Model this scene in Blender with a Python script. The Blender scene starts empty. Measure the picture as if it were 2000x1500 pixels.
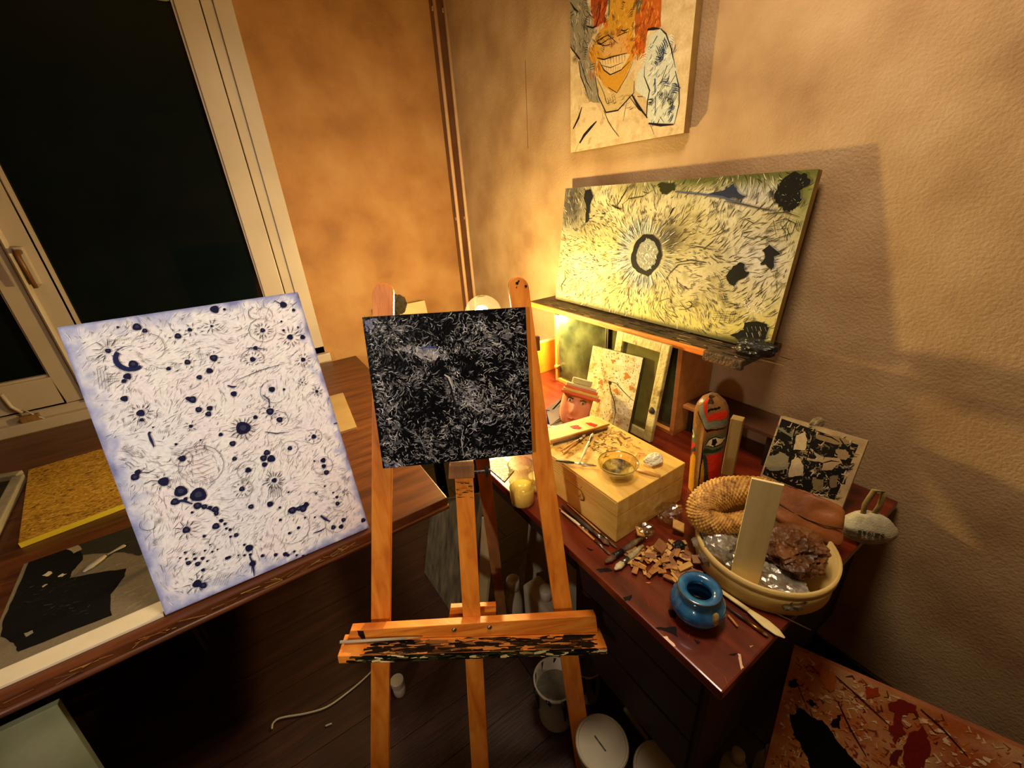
import bpy, bmesh, math, random
import numpy as np
from mathutils import Vector as V, Matrix, noise
random.seed(7)
S = bpy.context.scene
COL = S.collection

# ------------------------------------------------------------------ camera
CAMP = V((0, 0, 1.635))
RX = V((0.8307970373, -0.552927206, -0.0636222268))
RY = V((-0.2786934598, -0.3143299252, -0.9074836933))
RZ = V((0.4817740532, 0.7716658623, -0.4152415666))
FPX = 808.0946
cd = bpy.data.cameras.new('camera'); cam = bpy.data.objects.new('camera', cd); COL.objects.link(cam)
m = Matrix.Identity(4)
for i in range(3):
    m[i][0] = RX[i]; m[i][1] = -RY[i]; m[i][2] = -RZ[i]; m[i][3] = CAMP[i]
cam.matrix_world = m
cd.sensor_width = 36; cd.lens = FPX / 2000 * 36; cd.clip_start = .02
S.camera = cam

# ------------------------------------------------------------------ light and exposure
S.view_settings.view_transform = 'Standard'; S.view_settings.look = 'None'
S.view_settings.gamma = 1; S.view_settings.use_curve_mapping = False
S.view_settings.exposure = -0.12
w = bpy.data.worlds.new('night'); S.world = w; w.use_nodes = True
w.node_tree.nodes['Background'].inputs[0].default_value = (.01, .014, .02, 1)
w.node_tree.nodes['Background'].inputs[1].default_value = .25
ld = bpy.data.lights.new('ceiling_light', 'AREA'); ld.shape = 'DISK'; ld.size = .5
ld.energy = 30; ld.color = (1, .81, .58)
lo = bpy.data.objects.new('ceiling_light', ld); COL.objects.link(lo)
lo.location = (.62, .50, 2.74)
sd = bpy.data.lights.new('unseen_front_spot', 'SPOT'); sd.energy = 165; sd.color = (1, .86, .72); sd.spot_size = math.radians(54); sd.spot_blend = .8; sd.shadow_soft_size = .06  # unseen front source, put in as a spot to brighten canvases and easel
so = bpy.data.objects.new('unseen_front_spot', sd); COL.objects.link(so); so.location = (-1.85, -.6, 2.0)
so.rotation_euler = (V((-.08, 1.15, 1.24)) - so.location).to_track_quat('-Z', 'Y').to_euler()
BULB_STRENGTH = 1650
BULB_COLOR = (1, .76, .33)

# ------------------------------------------------------------------ pixel -> place helpers
def ray(u, v): return RX * ((u - 1000) / FPX) + RY * ((v - 750) / FPX) + RZ
def PXp(u, v, x): d = ray(u, v); return CAMP + d * ((x - CAMP.x) / d.x)
def PYp(u, v, y): d = ray(u, v); return CAMP + d * ((y - CAMP.y) / d.y)
def PZp(u, v, z): d = ray(u, v); return CAMP + d * ((z - CAMP.z) / d.z)
def PP(u, v, p, n): d = ray(u, v); return CAMP + d * ((p - CAMP).dot(n) / d.dot(n))
def proj(P):
    q = V(P) - CAMP; z = q.dot(RZ); return 1000 + FPX * q.dot(RX) / z, 750 + FPX * q.dot(RY) / z
def mpp(P): return (V(P) - CAMP).dot(RZ) / FPX
def zat(x, y, v):                       # height on the vertical line through x, y that shows at row v
    lo_, hi = -1., 3.
    for _ in range(40):
        mid = (lo_ + hi) / 2
        if proj((x, y, mid))[1] > v: lo_ = mid
        else: hi = mid
    return lo_
def lin(c):
    r = []
    for x in c[:3]:
        x = x / 255; r.append(x / 12.92 if x <= .04045 else ((x + .055) / 1.055) ** 2.4)
    return tuple(r) + (1,)

# ------------------------------------------------------------------ materials
MAT = {}
def M(name, cols, scale=6, stretch=(1, 1, 1), detail=5, dist=0, rough=.55, bump=.15, bscale=None, bstretch=None, metal=0, coat=0, spec=.5, pos=None, rot=(0, 0, 0)):
    if name in MAT: return MAT[name]
    mt = bpy.data.materials.new(name); MAT[name] = mt; mt.use_nodes = True
    nt = mt.node_tree; N = nt.nodes; L = nt.links; b = N['Principled BSDF']
    tc = N.new('ShaderNodeTexCoord'); mp = N.new('ShaderNodeMapping'); mp.inputs['Scale'].default_value = stretch
    mp.inputs['Rotation'].default_value = rot
    L.new(tc.outputs['Object'], mp.inputs[0])
    nz = N.new('ShaderNodeTexNoise'); nz.inputs['Scale'].default_value = scale; nz.inputs['Detail'].default_value = detail
    nz.inputs['Distortion'].default_value = dist; L.new(mp.outputs[0], nz.inputs['Vector'])
    cr = N.new('ShaderNodeValToRGB'); e = cr.color_ramp.elements
    ps = pos or [.3 + .4 * i / max(1, len(cols) - 1) for i in range(len(cols))]
    while len(e) < len(cols): e.new(.5)
    for i, c in enumerate(cols): e[i].position = ps[i]; e[i].color = lin(c)
    L.new(nz.outputs['Fac'], cr.inputs[0]); L.new(cr.outputs[0], b.inputs['Base Color'])
    b.inputs['Roughness'].default_value = rough; b.inputs['Metallic'].default_value = metal
    b.inputs['Coat Weight'].default_value = coat; b.inputs['Specular IOR Level'].default_value = spec
    if bump:
        n2 = N.new('ShaderNodeTexNoise'); n2.inputs['Scale'].default_value = bscale or scale * 4; n2.inputs['Detail'].default_value = 4
        if bstretch:
            m2 = N.new('ShaderNodeMapping'); m2.inputs['Scale'].default_value = bstretch; L.new(tc.outputs['Object'], m2.inputs[0]); L.new(m2.outputs[0], n2.inputs['Vector'])
        else: L.new(mp.outputs[0], n2.inputs['Vector'])
        bp = N.new('ShaderNodeBump'); bp.inputs['Strength'].default_value = bump; bp.inputs['Distance'].default_value = .01
        L.new(n2.outputs['Fac'], bp.inputs['Height']); L.new(bp.outputs[0], b.inputs['Normal'])
    return mt
def Mcol(name, rough=.6, bump=.12, bscale=220, spec=.12, grain=.12):      # pigment carried on the mesh
    if name in MAT: return MAT[name]
    mt = bpy.data.materials.new(name); MAT[name] = mt; mt.use_nodes = True
    nt = mt.node_tree; N = nt.nodes; L = nt.links; b = N['Principled BSDF']
    at = N.new('ShaderNodeAttribute'); at.attribute_name = 'Col'
    tc = N.new('ShaderNodeTexCoord'); nz = N.new('ShaderNodeTexNoise'); nz.inputs['Scale'].default_value = bscale * .6; nz.inputs['Detail'].default_value = 3
    L.new(tc.outputs['Object'], nz.inputs['Vector'])
    hs = N.new('ShaderNodeHueSaturation'); mr = N.new('ShaderNodeMapRange')
    mr.inputs['To Min'].default_value = 1 - grain * 2; mr.inputs['To Max'].default_value = 1 + grain * 2
    L.new(nz.outputs['Fac'], mr.inputs['Value']); L.new(mr.outputs[0], hs.inputs['Value']); L.new(at.outputs['Color'], hs.inputs['Color'])
    L.new(hs.outputs[0], b.inputs['Base Color']); b.inputs['Roughness'].default_value = rough; b.inputs['Specular IOR Level'].default_value = spec
    n2 = N.new('ShaderNodeTexNoise'); n2.inputs['Scale'].default_value = bscale; L.new(tc.outputs['Object'], n2.inputs['Vector'])
    bp = N.new('ShaderNodeBump'); bp.inputs['Strength'].default_value = bump; bp.inputs['Distance'].default_value = .004
    L.new(n2.outputs['Fac'], bp.inputs['Height']); L.new(bp.outputs[0], b.inputs['Normal'])
    return mt
def Mglass(name, tint=(.95, .97, .9), rough=.04, lo_=.06, hi=.7):
    if name in MAT: return MAT[name]
    mt = bpy.data.materials.new(name); MAT[name] = mt; mt.use_nodes = True
    nt = mt.node_tree; N = nt.nodes; L = nt.links; N.remove(N['Principled BSDF'])
    tr = N.new('ShaderNodeBsdfTransparent'); tr.inputs[0].default_value = tint + (1,)
    gl = N.new('ShaderNodeBsdfGlossy'); gl.inputs['Roughness'].default_value = rough
    lw = N.new('ShaderNodeLayerWeight'); lw.inputs[0].default_value = .35
    mr = N.new('ShaderNodeMapRange'); mr.inputs['To Min'].default_value = lo_; mr.inputs['To Max'].default_value = hi
    mx = N.new('ShaderNodeMixShader'); L.new(lw.outputs['Facing'], mr.inputs['Value']); L.new(mr.outputs[0], mx.inputs[0])
    L.new(tr.outputs[0], mx.inputs[1]); L.new(gl.outputs[0], mx.inputs[2]); L.new(mx.outputs[0], N['Material Output'].inputs[0])
    return mt
def Mglobe(name):
    mt = Mglass(name, (1, .96, .80), .12, .004, .10); N = mt.node_tree.nodes; L = mt.node_tree.links
    mx = [n for n in N if n.type == 'MIX_SHADER'][0]; tl = N.new('ShaderNodeBsdfTranslucent'); tl.inputs[0].default_value = (.9, .85, .7, 1)
    m2 = N.new('ShaderNodeMixShader'); m2.inputs[0].default_value = .003; L.new(mx.outputs[0], m2.inputs[1]); L.new(tl.outputs[0], m2.inputs[2]); L.new(m2.outputs[0], N['Material Output'].inputs[0])
    return mt
def Memit(name, col, s):
    mt = bpy.data.materials.new(name); mt.use_nodes = True; N = mt.node_tree.nodes; b = N['Principled BSDF']
    b.inputs['Emission Color'].default_value = tuple(col) + (1,); b.inputs['Emission Strength'].default_value = s; b.inputs['Base Color'].default_value = (.9, .8, .6, 1)
    return mt

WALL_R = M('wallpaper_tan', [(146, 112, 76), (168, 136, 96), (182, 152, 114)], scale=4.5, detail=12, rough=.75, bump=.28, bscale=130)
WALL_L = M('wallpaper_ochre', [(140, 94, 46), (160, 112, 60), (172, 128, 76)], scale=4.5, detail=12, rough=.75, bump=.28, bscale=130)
WHITEP = M('cream_gloss_paint', [(176, 160, 142), (190, 174, 156)], scale=4, rough=.4, bump=.05)
PINE = M('pine_orange', [(188, 98, 22), (214, 124, 32), (226, 144, 48)], scale=3, stretch=(14, 14, 1.2), rough=.45, bump=.08, dist=.6)
PINEH = M('pine_orange_across', [(186, 94, 22), (214, 124, 34), (230, 152, 58)], scale=3, stretch=(2, 2, 22), rough=.45, bump=.08, dist=.8)
PINED = M('pine_weathered', [(104, 66, 32), (140, 92, 44)], scale=3, stretch=(14, 14, 1.2), rough=.6, bump=.1)
TABLE = M('table_brown_wood', [(62, 30, 14), (86, 44, 20), (104, 56, 28)], scale=3, stretch=(1.5, 12, 6), rough=.4, bump=.06)
DESK = M('desk_red_mahogany', [(70, 20, 9), (94, 30, 12), (112, 42, 17)], scale=3, stretch=(12, 1.5, 6), rough=.28, bump=.04, coat=.2)
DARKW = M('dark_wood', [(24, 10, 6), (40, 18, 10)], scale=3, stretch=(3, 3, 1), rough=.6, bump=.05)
BOXW = M('box_light_wood', [(200, 150, 62), (218, 172, 80), (228, 190, 102)], scale=3, stretch=(14, 2, 10), rough=.5, bump=.06)
SHELFW = M('shelf_wood', [(170, 104, 44), (196, 128, 60)], scale=3, stretch=(10, 1.5, 10), rough=.45, bump=.05)
SHELFD = M('shelf_dark_top', [(34, 24, 16), (70, 50, 30), (96, 74, 44)], scale=14, rough=.6, bump=.3)
BLACKP = M('black_paint', [(8, 8, 8), (20, 18, 16)], scale=20, rough=.4, bump=.3)
METAL = M('dull_metal', [(120, 116, 108), (160, 156, 148)], scale=20, rough=.35, metal=1, bump=.05)
BRASS = M('brass', [(150, 110, 50), (180, 140, 70)], scale=20, rough=.35, metal=1, bump=.05)
PLASW = M('white_plastic', [(150, 140, 118), (170, 160, 138)], scale=8, rough=.45, bump=.04)
CREAM = M('cream_slat', [(216, 194, 128), (228, 208, 146)], scale=8, stretch=(6, 6, 1), rough=.55, bump=.05)
PIG = Mcol('pigment'); PIGG = Mcol('glossy_pigment', rough=.28, bump=.25, bscale=160, grain=.1)
GLASS = Mglass('clear_glass'); GLASSY = Mglass('yellowed_glass', (.98, .93, .72), .05, .05, .75)

# ------------------------------------------------------------------ object helpers
def empty(name, loc, label=None, cat=None, group=None, kind=None):
    o = bpy.data.objects.new(name, None); COL.objects.link(o); o.location = loc; o.empty_display_size = .03
    return tag(o, label, cat, group, kind)
def tag(o, label=None, cat=None, group=None, kind=None):
    if label: o['label'] = label
    if cat: o['category'] = cat
    if group: o['group'] = group
    if kind: o['kind'] = kind
    return o
def wloc(p):
    l = V((0, 0, 0))
    while p: l = l + p.location; p = p.parent
    return l
class MB:
    def __init__(s): s.v = []; s.f = []; s.c = []
    def add(s, vs, fs, col=None):
        k = len(s.v); s.v += [V(p) for p in vs]; s.f += [[i + k for i in f] for f in fs]; s.c += [col] * len(fs); return s
    def obox(s, p, a, b, c, col=None):
        p, a, b, c = V(p), V(a), V(b), V(c)
        vs = [p, p + a, p + a + b, p + b, p + c, p + a + c, p + a + b + c, p + b + c]
        fs = [[0, 3, 2, 1], [4, 5, 6, 7], [0, 1, 5, 4], [1, 2, 6, 5], [2, 3, 7, 6], [3, 0, 4, 7]]
        if a.cross(b).dot(c) < 0: fs = [f[::-1] for f in fs]
        return s.add(vs, fs, col)
    def box(s, x0, x1, y0, y1, z0, z1, col=None):
        return s.obox((x0, y0, z0), (x1 - x0, 0, 0), (0, y1 - y0, 0), (0, 0, z1 - z0), col)
    def prism(s, poly, vec, col=None):
        n = len(poly); vs = [V(p) for p in poly] + [V(p) + V(vec) for p in poly]
        nn = V((0, 0, 0))
        for i in range(n): nn += V(poly[i]).cross(V(poly[(i + 1) % n]))
        a, b = list(range(n)), [i + n for i in range(n)]
        side = [[i, (i + 1) % n, (i + 1) % n + n, i + n] for i in range(n)]
        if nn.dot(V(vec)) > 0: fs = [a[::-1], b] + side
        else: fs = [a, b[::-1]] + [f[::-1] for f in side]
        return s.add(vs, fs, col)
    def tube(s, path, r, n=8, col=None, flat=1.0):
        path = [V(p) for p in path]; k = len(path); rr = r if isinstance(r, (list, tuple)) else [r] * k
        vs = []; up = None
        for i, p in enumerate(path):
            t = (path[min(i + 1, k - 1)] - path[max(i - 1, 0)]).normalized()
            if up is None: up = V((0, 0, 1)) if abs(t.z) < .9 else V((1, 0, 0))
            x = t.cross(up).normalized(); y = x.cross(t).normalized(); up = y
            for j in range(n):
                a = 2 * math.pi * j / n; vs.append(p + x * math.cos(a) * rr[i] + y * math.sin(a) * rr[i] * flat)
        fs = [[i * n + j, i * n + (j + 1) % n, (i + 1) * n + (j + 1) % n, (i + 1) * n + j] for i in range(k - 1) for j in range(n)]
        fs += [list(range(n))[::-1], [(k - 1) * n + j for j in range(n)]]
        return s.add(vs, fs, col)
    def lathe(s, prof, c, n=28, axis=(0, 0, 1), col=None, caps=True, wob=0):
        ax = V(axis).normalized(); x = ax.orthogonal().normalized(); y = ax.cross(x); c = V(c); vs = []
        for r, z in prof:
            for j in range(n):
                a = 2 * math.pi * j / n; q = r * (1 + wob * math.sin(3 * a + z * 40)); vs.append(c + ax * z + x * q * math.cos(a) + y * q * math.sin(a))
        k = len(prof); fs = [[i * n + j, i * n + (j + 1) % n, (i + 1) * n + (j + 1) % n, (i + 1) * n + j] for i in range(k - 1) for j in range(n)]
        if caps: fs += [list(range(n))[::-1], [(k - 1) * n + j for j in range(n)]]
        return s.add(vs, fs, col)
    def build(s, name, mat, parent=None, bevel=0, smooth=False, subd=0):
        if parent is None:
            lo3 = [min(p[i] for p in s.v) for i in range(3)]; hi3 = [max(p[i] for p in s.v) for i in range(3)]
            org = V(((lo3[0] + hi3[0]) / 2, (lo3[1] + hi3[1]) / 2, lo3[2]))
        else: org = wloc(parent)
        me = bpy.data.meshes.new(name); me.from_pydata([tuple(p - org) for p in s.v], [], s.f)
        if any(c is not None for c in s.c):
            at = me.color_attributes.new('Col', 'FLOAT_COLOR', 'CORNER'); k = 0; buf = []
            for f, c in zip(s.f, s.c):
                cc = c if c is not None else (128, 128, 128)
                if isinstance(cc, list):
                    for q in cc: buf += list(q)
                else: buf += list(lin(cc)) * len(f)
            at.data.foreach_set('color', buf)
        if bevel:
            bm = bmesh.new(); bm.from_mesh(me); bmesh.ops.remove_doubles(bm, verts=bm.verts, dist=1e-6)
            ed = [e for e in bm.edges if len(e.link_faces) == 2 and e.calc_face_angle(0) > .5]
            bmesh.ops.bevel(bm, geom=ed, offset=bevel, segments=2, affect='EDGES', profile=.6, clamp_overlap=True)
            bm.to_mesh(me); bm.free()
        if smooth: me.polygons.foreach_set('use_smooth', [True] * len(me.polygons))
        me.update(); o = bpy.data.objects.new(name, me); COL.objects.link(o); me.materials.append(mat)
        if parent is None: o.location = org
        else: o.parent = parent
        if subd:
            md = o.modifiers.new('sub', 'SUBSURF'); md.levels = subd; md.render_levels = subd
        return o
def NZ(x, y, z=0): return noise.noise(V((x, y, z)))
def mixc(a, b, t): t = max(0, min(1, t)); return tuple(a[i] + (b[i] - a[i]) * t for i in range(3))
def sst(a, b, x): t = max(0, min(1, (x - a) / (b - a))); return t * t * (3 - 2 * t)

class Paint:                                # marks of paint lying on a flat painted face
    def __init__(s, BL, r, u, w, h):
        s.o = V(BL); s.r = V(r).normalized(); s.u = V(u).normalized(); s.w = w; s.h = h; s.n = s.r.cross(s.u).normalized(); s.mb = MB(); s.k = 0
        s.lift = .0004
    def ab(s, px, py): p = PP(px, py, s.o, s.n) - s.o; return p.dot(s.r), p.dot(s.u)
    def at(s, a, b, lift): return s.o + s.r * a + s.u * b + s.n * lift
    def clip(s, a, b): return min(max(a, .0005), s.w - .0005), min(max(b, .0005), s.h - .0005)
    def grid(s, fn, nx, ny):                # smooth pigment over the whole face
        vs = []; cs = []
        for j in range(ny + 1):
            for i in range(nx + 1):
                a = s.w * i / nx; b = s.h * j / ny; p = s.at(a, b, .0002); vs.append(p); x, y = proj(p); cs.append(lin(fn(x, y, a / s.w, b / s.h)))
        fs = []; cl = []
        for j in range(ny):
            for i in range(nx):
                q = [j * (nx + 1) + i, j * (nx + 1) + i + 1, (j + 1) * (nx + 1) + i + 1, (j + 1) * (nx + 1) + i]; fs.append(q); cl.append([cs[t] for t in q])
        k = len(s.mb.v); s.mb.v += vs; s.mb.f += [[i + k for i in f] for f in fs]; s.mb.c += cl
    def face(s, pts, col):
        s.k += 1; z = s.lift + s.k * 6e-7
        vs = [s.at(*s.clip(a, b), z) for a, b in pts]
        ar = sum(pts[i][0] * pts[(i + 1) % len(pts)][1] - pts[(i + 1) % len(pts)][0] * pts[i][1] for i in range(len(pts)))
        idx = list(range(len(vs))); s.mb.add(vs, [idx if ar > 0 else idx[::-1]], col)
    def poly(s, pts, col, rag=0):
        P = [s.ab(*p) for p in pts]
        if rag:
            Q = []
            for i in range(len(P)):
                a, b = P[i], P[(i + 1) % len(P)]
                for t in (0, .25, .5, .75): Q.append((a[0] + (b[0] - a[0]) * t + random.uniform(-rag, rag), a[1] + (b[1] - a[1]) * t + random.uniform(-rag, rag)))
            P = Q
        s.face(P, col)
    def strokem(s, P, w_, col, taper=True):
        n = len(P); L = []; Rr = []
        for i in range(n):
            a = P[max(0, i - 1)]; b = P[min(n - 1, i + 1)]; dx, dy = b[0] - a[0], b[1] - a[1]; l = math.hypot(dx, dy) or 1
            t = i / (n - 1); ww = w_ / 2 * ((.35 + .65 * math.sin(math.pi * min(1, t * .9 + .1))) if taper else 1)
            L.append((P[i][0] - dy / l * ww, P[i][1] + dx / l * ww)); Rr.append((P[i][0] + dy / l * ww, P[i][1] - dx / l * ww))
        s.k += 1; z = s.lift + s.k * 6e-7
        vs = [s.at(*s.clip(*p), z) for p in L + Rr]
        s.mb.add(vs, [[i, n + i, n + i + 1, i + 1] for i in range(n - 1)], col)
    def stroke(s, pts, w_, col, taper=True): s.strokem([s.ab(*p) for p in pts], w_, col, taper)
    def dotm(s, a, b, r, col, n=10, wob=.12, asp=1):
        ph = random.random() * 6; s.face([(a + r * (1 + wob * math.sin(3 * t + ph)) * math.cos(t), b + r * asp * (1 + wob * math.sin(3 * t + ph)) * math.sin(t)) for t in [2 * math.pi * i / n for i in range(n)]], col)
    def dot(s, x, y, r, col, **k): a, b = s.ab(x, y); s.dotm(a, b, r, col, **k)
    def arcm(s, a, b, r, t0, t1, w_, col, asp=1): s.strokem([(a + r * math.cos(t0 + (t1 - t0) * i / 10), b + r * asp * math.sin(t0 + (t1 - t0) * i / 10)) for i in range(11)], w_, col)
def hatch(p, n, x0, x1, y0, y1, cols, L=(.008, .028), sp=(.0025, .005), w_=(.0008, .0022)):
    for k in range(n):
        a, b = p.ab(random.uniform(x0, x1), random.uniform(y0, y1)); t = random.uniform(0, 3.14); c, l, s_ = random.choice(cols), random.uniform(*L), random.uniform(*sp); bd = random.uniform(-.5, .5)
        for i in range(random.randint(3, 8)):
            q = random.uniform(.6, 1.1) * l; A = a - math.sin(t) * s_ * i; B = b + math.cos(t) * s_ * i
            p.strokem([(A, B), (A + q * .5 * math.cos(t), B + q * .5 * math.sin(t)), (A + q * math.cos(t + bd), B + q * math.sin(t + bd))], random.uniform(*w_), c)
def Zm(x0, y0, k):                            # zoomed crop -> photo pixel
    return lambda *p: [(x0 + p[i] / k, y0 + p[i + 1] / k) for i in range(0, len(p), 2)]
def canvas_thing(name, label, BL, r, u, w_, h, t, side, pmat=PIG, group=None, cat='painting', lean=True):
    p = Paint(BL, r, u, w_, h)
    root = empty(name, V(BL) + p.r * w_ / 2, label, cat, group)
    MB().obox(p.o - p.n * t, p.r * w_, p.u * h, p.n * t).build('stretched_canvas', side, root, bevel=.0015)
    return root, p
def finish(root, p, name='painted_face', mat=PIG): return p.mb.build(name, mat, root)

# ================================================================== SETTING
WX, WY, ZC, XL, YB = 1.435, 2.76, 2.86, -2.7, -2.0
def struct(o, label=None): return tag(o, label, None, None, 'structure')
# floor with boards
fl = empty('floor', (-.6, .4, 0), 'dark brown boarded floor', None, None, 'structure')
MB().box(XL, WX, YB, WY, -.06, -.012).build('subfloor', DARKW, fl)
FLM = M('floor_board_wood', [(34, 15, 8), (48, 22, 11), (60, 30, 15)], scale=3, stretch=(1.2, 10, 4), rough=.5, bump=.12)
y = YB; i = 0
while y < WY - .01:
    y1 = min(y + .138, WY); x = XL; k = 0
    cuts = [XL, -1.15 + .8 * ((i * 37) % 10) / 10, .5 + .6 * ((i * 53) % 10) / 10, WX]
    for a, b in zip(cuts[:-1], cuts[1:]):
        MB().box(a + .0015, b - .0015, y + .0009, y1 - .0009, -.014, 0).build('floor_board', FLM, fl)
    y = y1; i += 1
struct(MB().box(XL, WX, YB, WY, ZC, ZC + .08).build('ceiling', M('ceiling_white', [(176, 160, 130), (190, 174, 144)], scale=3, rough=.9, bump=.1)))
wr = struct(MB().box(WX, WX + .12, YB, WY + .12, -.06, ZC).build('wall_right', WALL_R), 'tan plastered wallpaper wall on the right')
struct(MB().box(XL - .12, XL, YB, WY + .12, -.06, ZC).build('wall_left', WALL_R))
struct(MB().box(XL - .12, WX + .12, YB - .12, YB, -.06, ZC).build('wall_front', WALL_R))
WX0, WX1, WZ0, WZ1 = -2.05, .338, .80, 2.585
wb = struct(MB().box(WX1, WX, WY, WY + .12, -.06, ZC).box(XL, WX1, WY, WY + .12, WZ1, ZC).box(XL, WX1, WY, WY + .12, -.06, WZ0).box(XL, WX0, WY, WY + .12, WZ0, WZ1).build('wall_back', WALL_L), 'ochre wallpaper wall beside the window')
struct(MB().box(WX - .014, WX, YB, WY, 0, .07).build('baseboard_right', DARKW, None, .003))
# wallpaper seam
struct(MB().tube([PXp(1026, 118, WX - .0004), PXp(1031, 290, WX - .0004)], .0012, 6).build('trim_1', M('seam_brown', [(90, 60, 34), (110, 76, 44)], rough=.9)), 'thin dark wallpaper seam')

# window: fixed frame, two sashes, dark panes
win = empty('window_1', (-.85, WY, WZ0), 'cream painted double casement window, black night outside', None, None, 'structure')
GL = M('night_glass', [(5, 11, 13), (12, 20, 20)], scale=2, rough=.06, bump=0, spec=.25)
b = MB(); fy0, fy1 = WY - .012, WY + .06
b.box(.262, WX1, fy0, fy1, WZ0, WZ1).box(WX0, WX0 + .076, fy0, fy1, WZ0, WZ1).box(WX0, WX1, fy0, fy1, WZ1 - .055, WZ1).box(WX0, WX1, fy0, fy1, WZ0 - .02, WZ0 + .045)
b.build('window_frame', WHITEP, win, .003)
MB().box(.212, .262, fy0 + .012, fy1, WZ0 + .045, WZ1 - .055).build('frame_rebate', WHITEP, win, .003)
def sash(x0, x1, sl, sr):
    zb, zt = WZ0 + .05, WZ1 - .06; yf = WY - .02; yk = WY + .03; zp0, zp1 = .988, 2.515
    s_ = MB().box(x0, x0 + sl, yf, yk, zb, zt).box(x1 - sr, x1, yf, yk, zb, zt).box(x0 + sl, x1 - sr, yf, yk, zb, zp0).box(x0 + sl, x1 - sr, yf, yk, zp1, zt).build('sash', WHITEP, win, .004)
    q = MB(); e = .012
    q.box(x0 + sl, x0 + sl + e, yf + .01, yk - .002, zp0, zp1).box(x1 - sr - e, x1 - sr, yf + .01, yk - .002, zp0, zp1).box(x0 + sl + e, x1 - sr - e, yf + .01, yk - .002, zp0, zp0 + e).box(x0 + sl + e, x1 - sr - e, yf + .01, yk - .002, zp1 - e, zp1)
    q.build('glazing_bead', WHITEP, s_, .002)
    MB().box(x0 + sl + .002, x1 - sr - .002, WY + .012, WY + .018, zp0 + .001, zp1 - .001).build('pane', GL, s_)
    return s_
sR = sash(-.775, .206, .082, .096)
sL = sash(-1.97, -.781, .09, .082)
# rounded cover strip of the meeting stiles, espagnolette rod and handle
MB().tube([(-.778, WY - .022, .84), (-.778, WY - .022, 2.53)], .018, 10, flat=.6).build('cover_strip', WHITEP, win)
hp = PYp(52, 515, WY - .03)
h = MB().obox(hp + V((-.016, -.012, -.09)), (.032, 0, 0), (0, .02, 0), (0, 0, .16)).build('handle_plate', WHITEP, win, .005)
MB().tube([hp + V((0, -.012, .05)), hp + V((0, -.05, .05)), hp + V((0, -.055, .02)), hp + V((.004, -.052, -.10))], [.011, .011, .011, .008], 10).build('handle', M('brown_handle', [(96, 62, 26), (120, 80, 36)], rough=.4), h, 0, True)
# cord, catch and clamp at the sill
MB().tube([PYp(u, v, WY - .035) for u, v in ((2, 770), (22, 795), (44, 806))], .008, 8).build('catch_rod', WHITEP, win, 0, True)
MB().box(-1.03, -.965, WY - .045, WY - .02, .80, .835).build('catch_plate', M('rusty_plate', [(110, 76, 36), (140, 104, 60)], scale=30, rough=.7), win, .004)
MB().tube([PYp(u, v, WY - .04) for u, v in ((45, 800), (70, 812), (100, 822), (140, 822), (175, 812), (200, 806))], .0035, 6).build('white_cord', WHITEP, win, 0, True)
struct(MB().box(WX0 - .03, WX1 + .02, WY - .05, WY + .02, WZ0 - .05, WZ0 + .004).build('trim_2', WHITEP, None, .006), 'cream window sill board')

struct(MB().box(1.345, WX - .001, WY - .006, WY, .0, ZC).build('pipe_shadow_strip', M('pipe_shadow_brown', [(84, 46, 18), (104, 60, 26)], scale=6, rough=.8), None, .001), 'narrow dark brown strip standing in for the shadow behind the heating pipes')  # added strip: its dark brown paints in the shadow beside the pipes
# heating pipes in the corner
PIPE = M('painted_pipe', [(200, 158, 110), (216, 176, 130)], scale=6, rough=.4, bump=.05)
for k, (u0, u1, lb) in enumerate(((849, 904, 'painted heating pipe further from the room corner'), (868, 921, 'painted heating pipe nearest the room corner'))):
    a = PYp(u0 + 2, 0, WY - .032); c = PYp(u1, 535, WY - .032); xx = (a.x + c.x) / 2
    r = empty('heating_pipe', (xx, WY - .032, 0), lb, 'pipe', 'pair of heating pipes')
    MB().tube([(xx, WY - .032, .0), (xx, WY - .032, ZC)], .0115, 12).build('pipe', PIPE, r, 0, True)
    for z in (.4, 1.5, 2.62): MB().box(xx - .008, xx + .008, WY - .04, WY, z, z + .02).build('pipe_clip', PIPE, r, .002)

# ================================================================== FURNITURE
T = .75
def table(name, label, x0, x1, y0, y1, moulded, mat):
    r = empty(name, ((x0 + x1) / 2, (y0 + y1) / 2, 0), label, 'table', 'long work tables by the window')
    MB().box(x0, x1, y0, y1, T - .03, T).build('table_top', mat, r, .004)
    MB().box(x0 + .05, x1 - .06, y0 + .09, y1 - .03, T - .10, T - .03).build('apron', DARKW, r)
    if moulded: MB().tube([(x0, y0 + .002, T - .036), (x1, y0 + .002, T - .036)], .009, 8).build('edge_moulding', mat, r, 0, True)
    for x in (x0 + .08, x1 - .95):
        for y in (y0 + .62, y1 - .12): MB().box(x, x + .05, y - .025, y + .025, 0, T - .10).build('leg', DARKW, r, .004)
    return r
lt = table('work_table', 'long brown wooden work table under the white dotted canvas', -1.95, .373, 1.045, 1.86, True, TABLE)
table('work_table', 'brown wooden table pushed against the window sill', -1.95, .505, 1.864, 2.70, False, TABLE)
# paint traces along the front edge of the table
p = Paint((-1.95, 1.0445, T - .03), (1, 0, 0), (0, 0, 1), 2.323, .03); p.lift = .0006
for k in range(90):
    a = random.uniform(.9, 2.0); p.strokem([(a, random.uniform(.004, .026)), (a + random.uniform(.01, .05), random.uniform(.004, .026))], random.uniform(.002, .007), random.choice([(150, 96, 40), (96, 40, 20), (120, 96, 60), (176, 130, 60), (60, 36, 22)]))
tag(p.mb.build('paint_traces', PIG, lt), kind='stuff')

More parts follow.
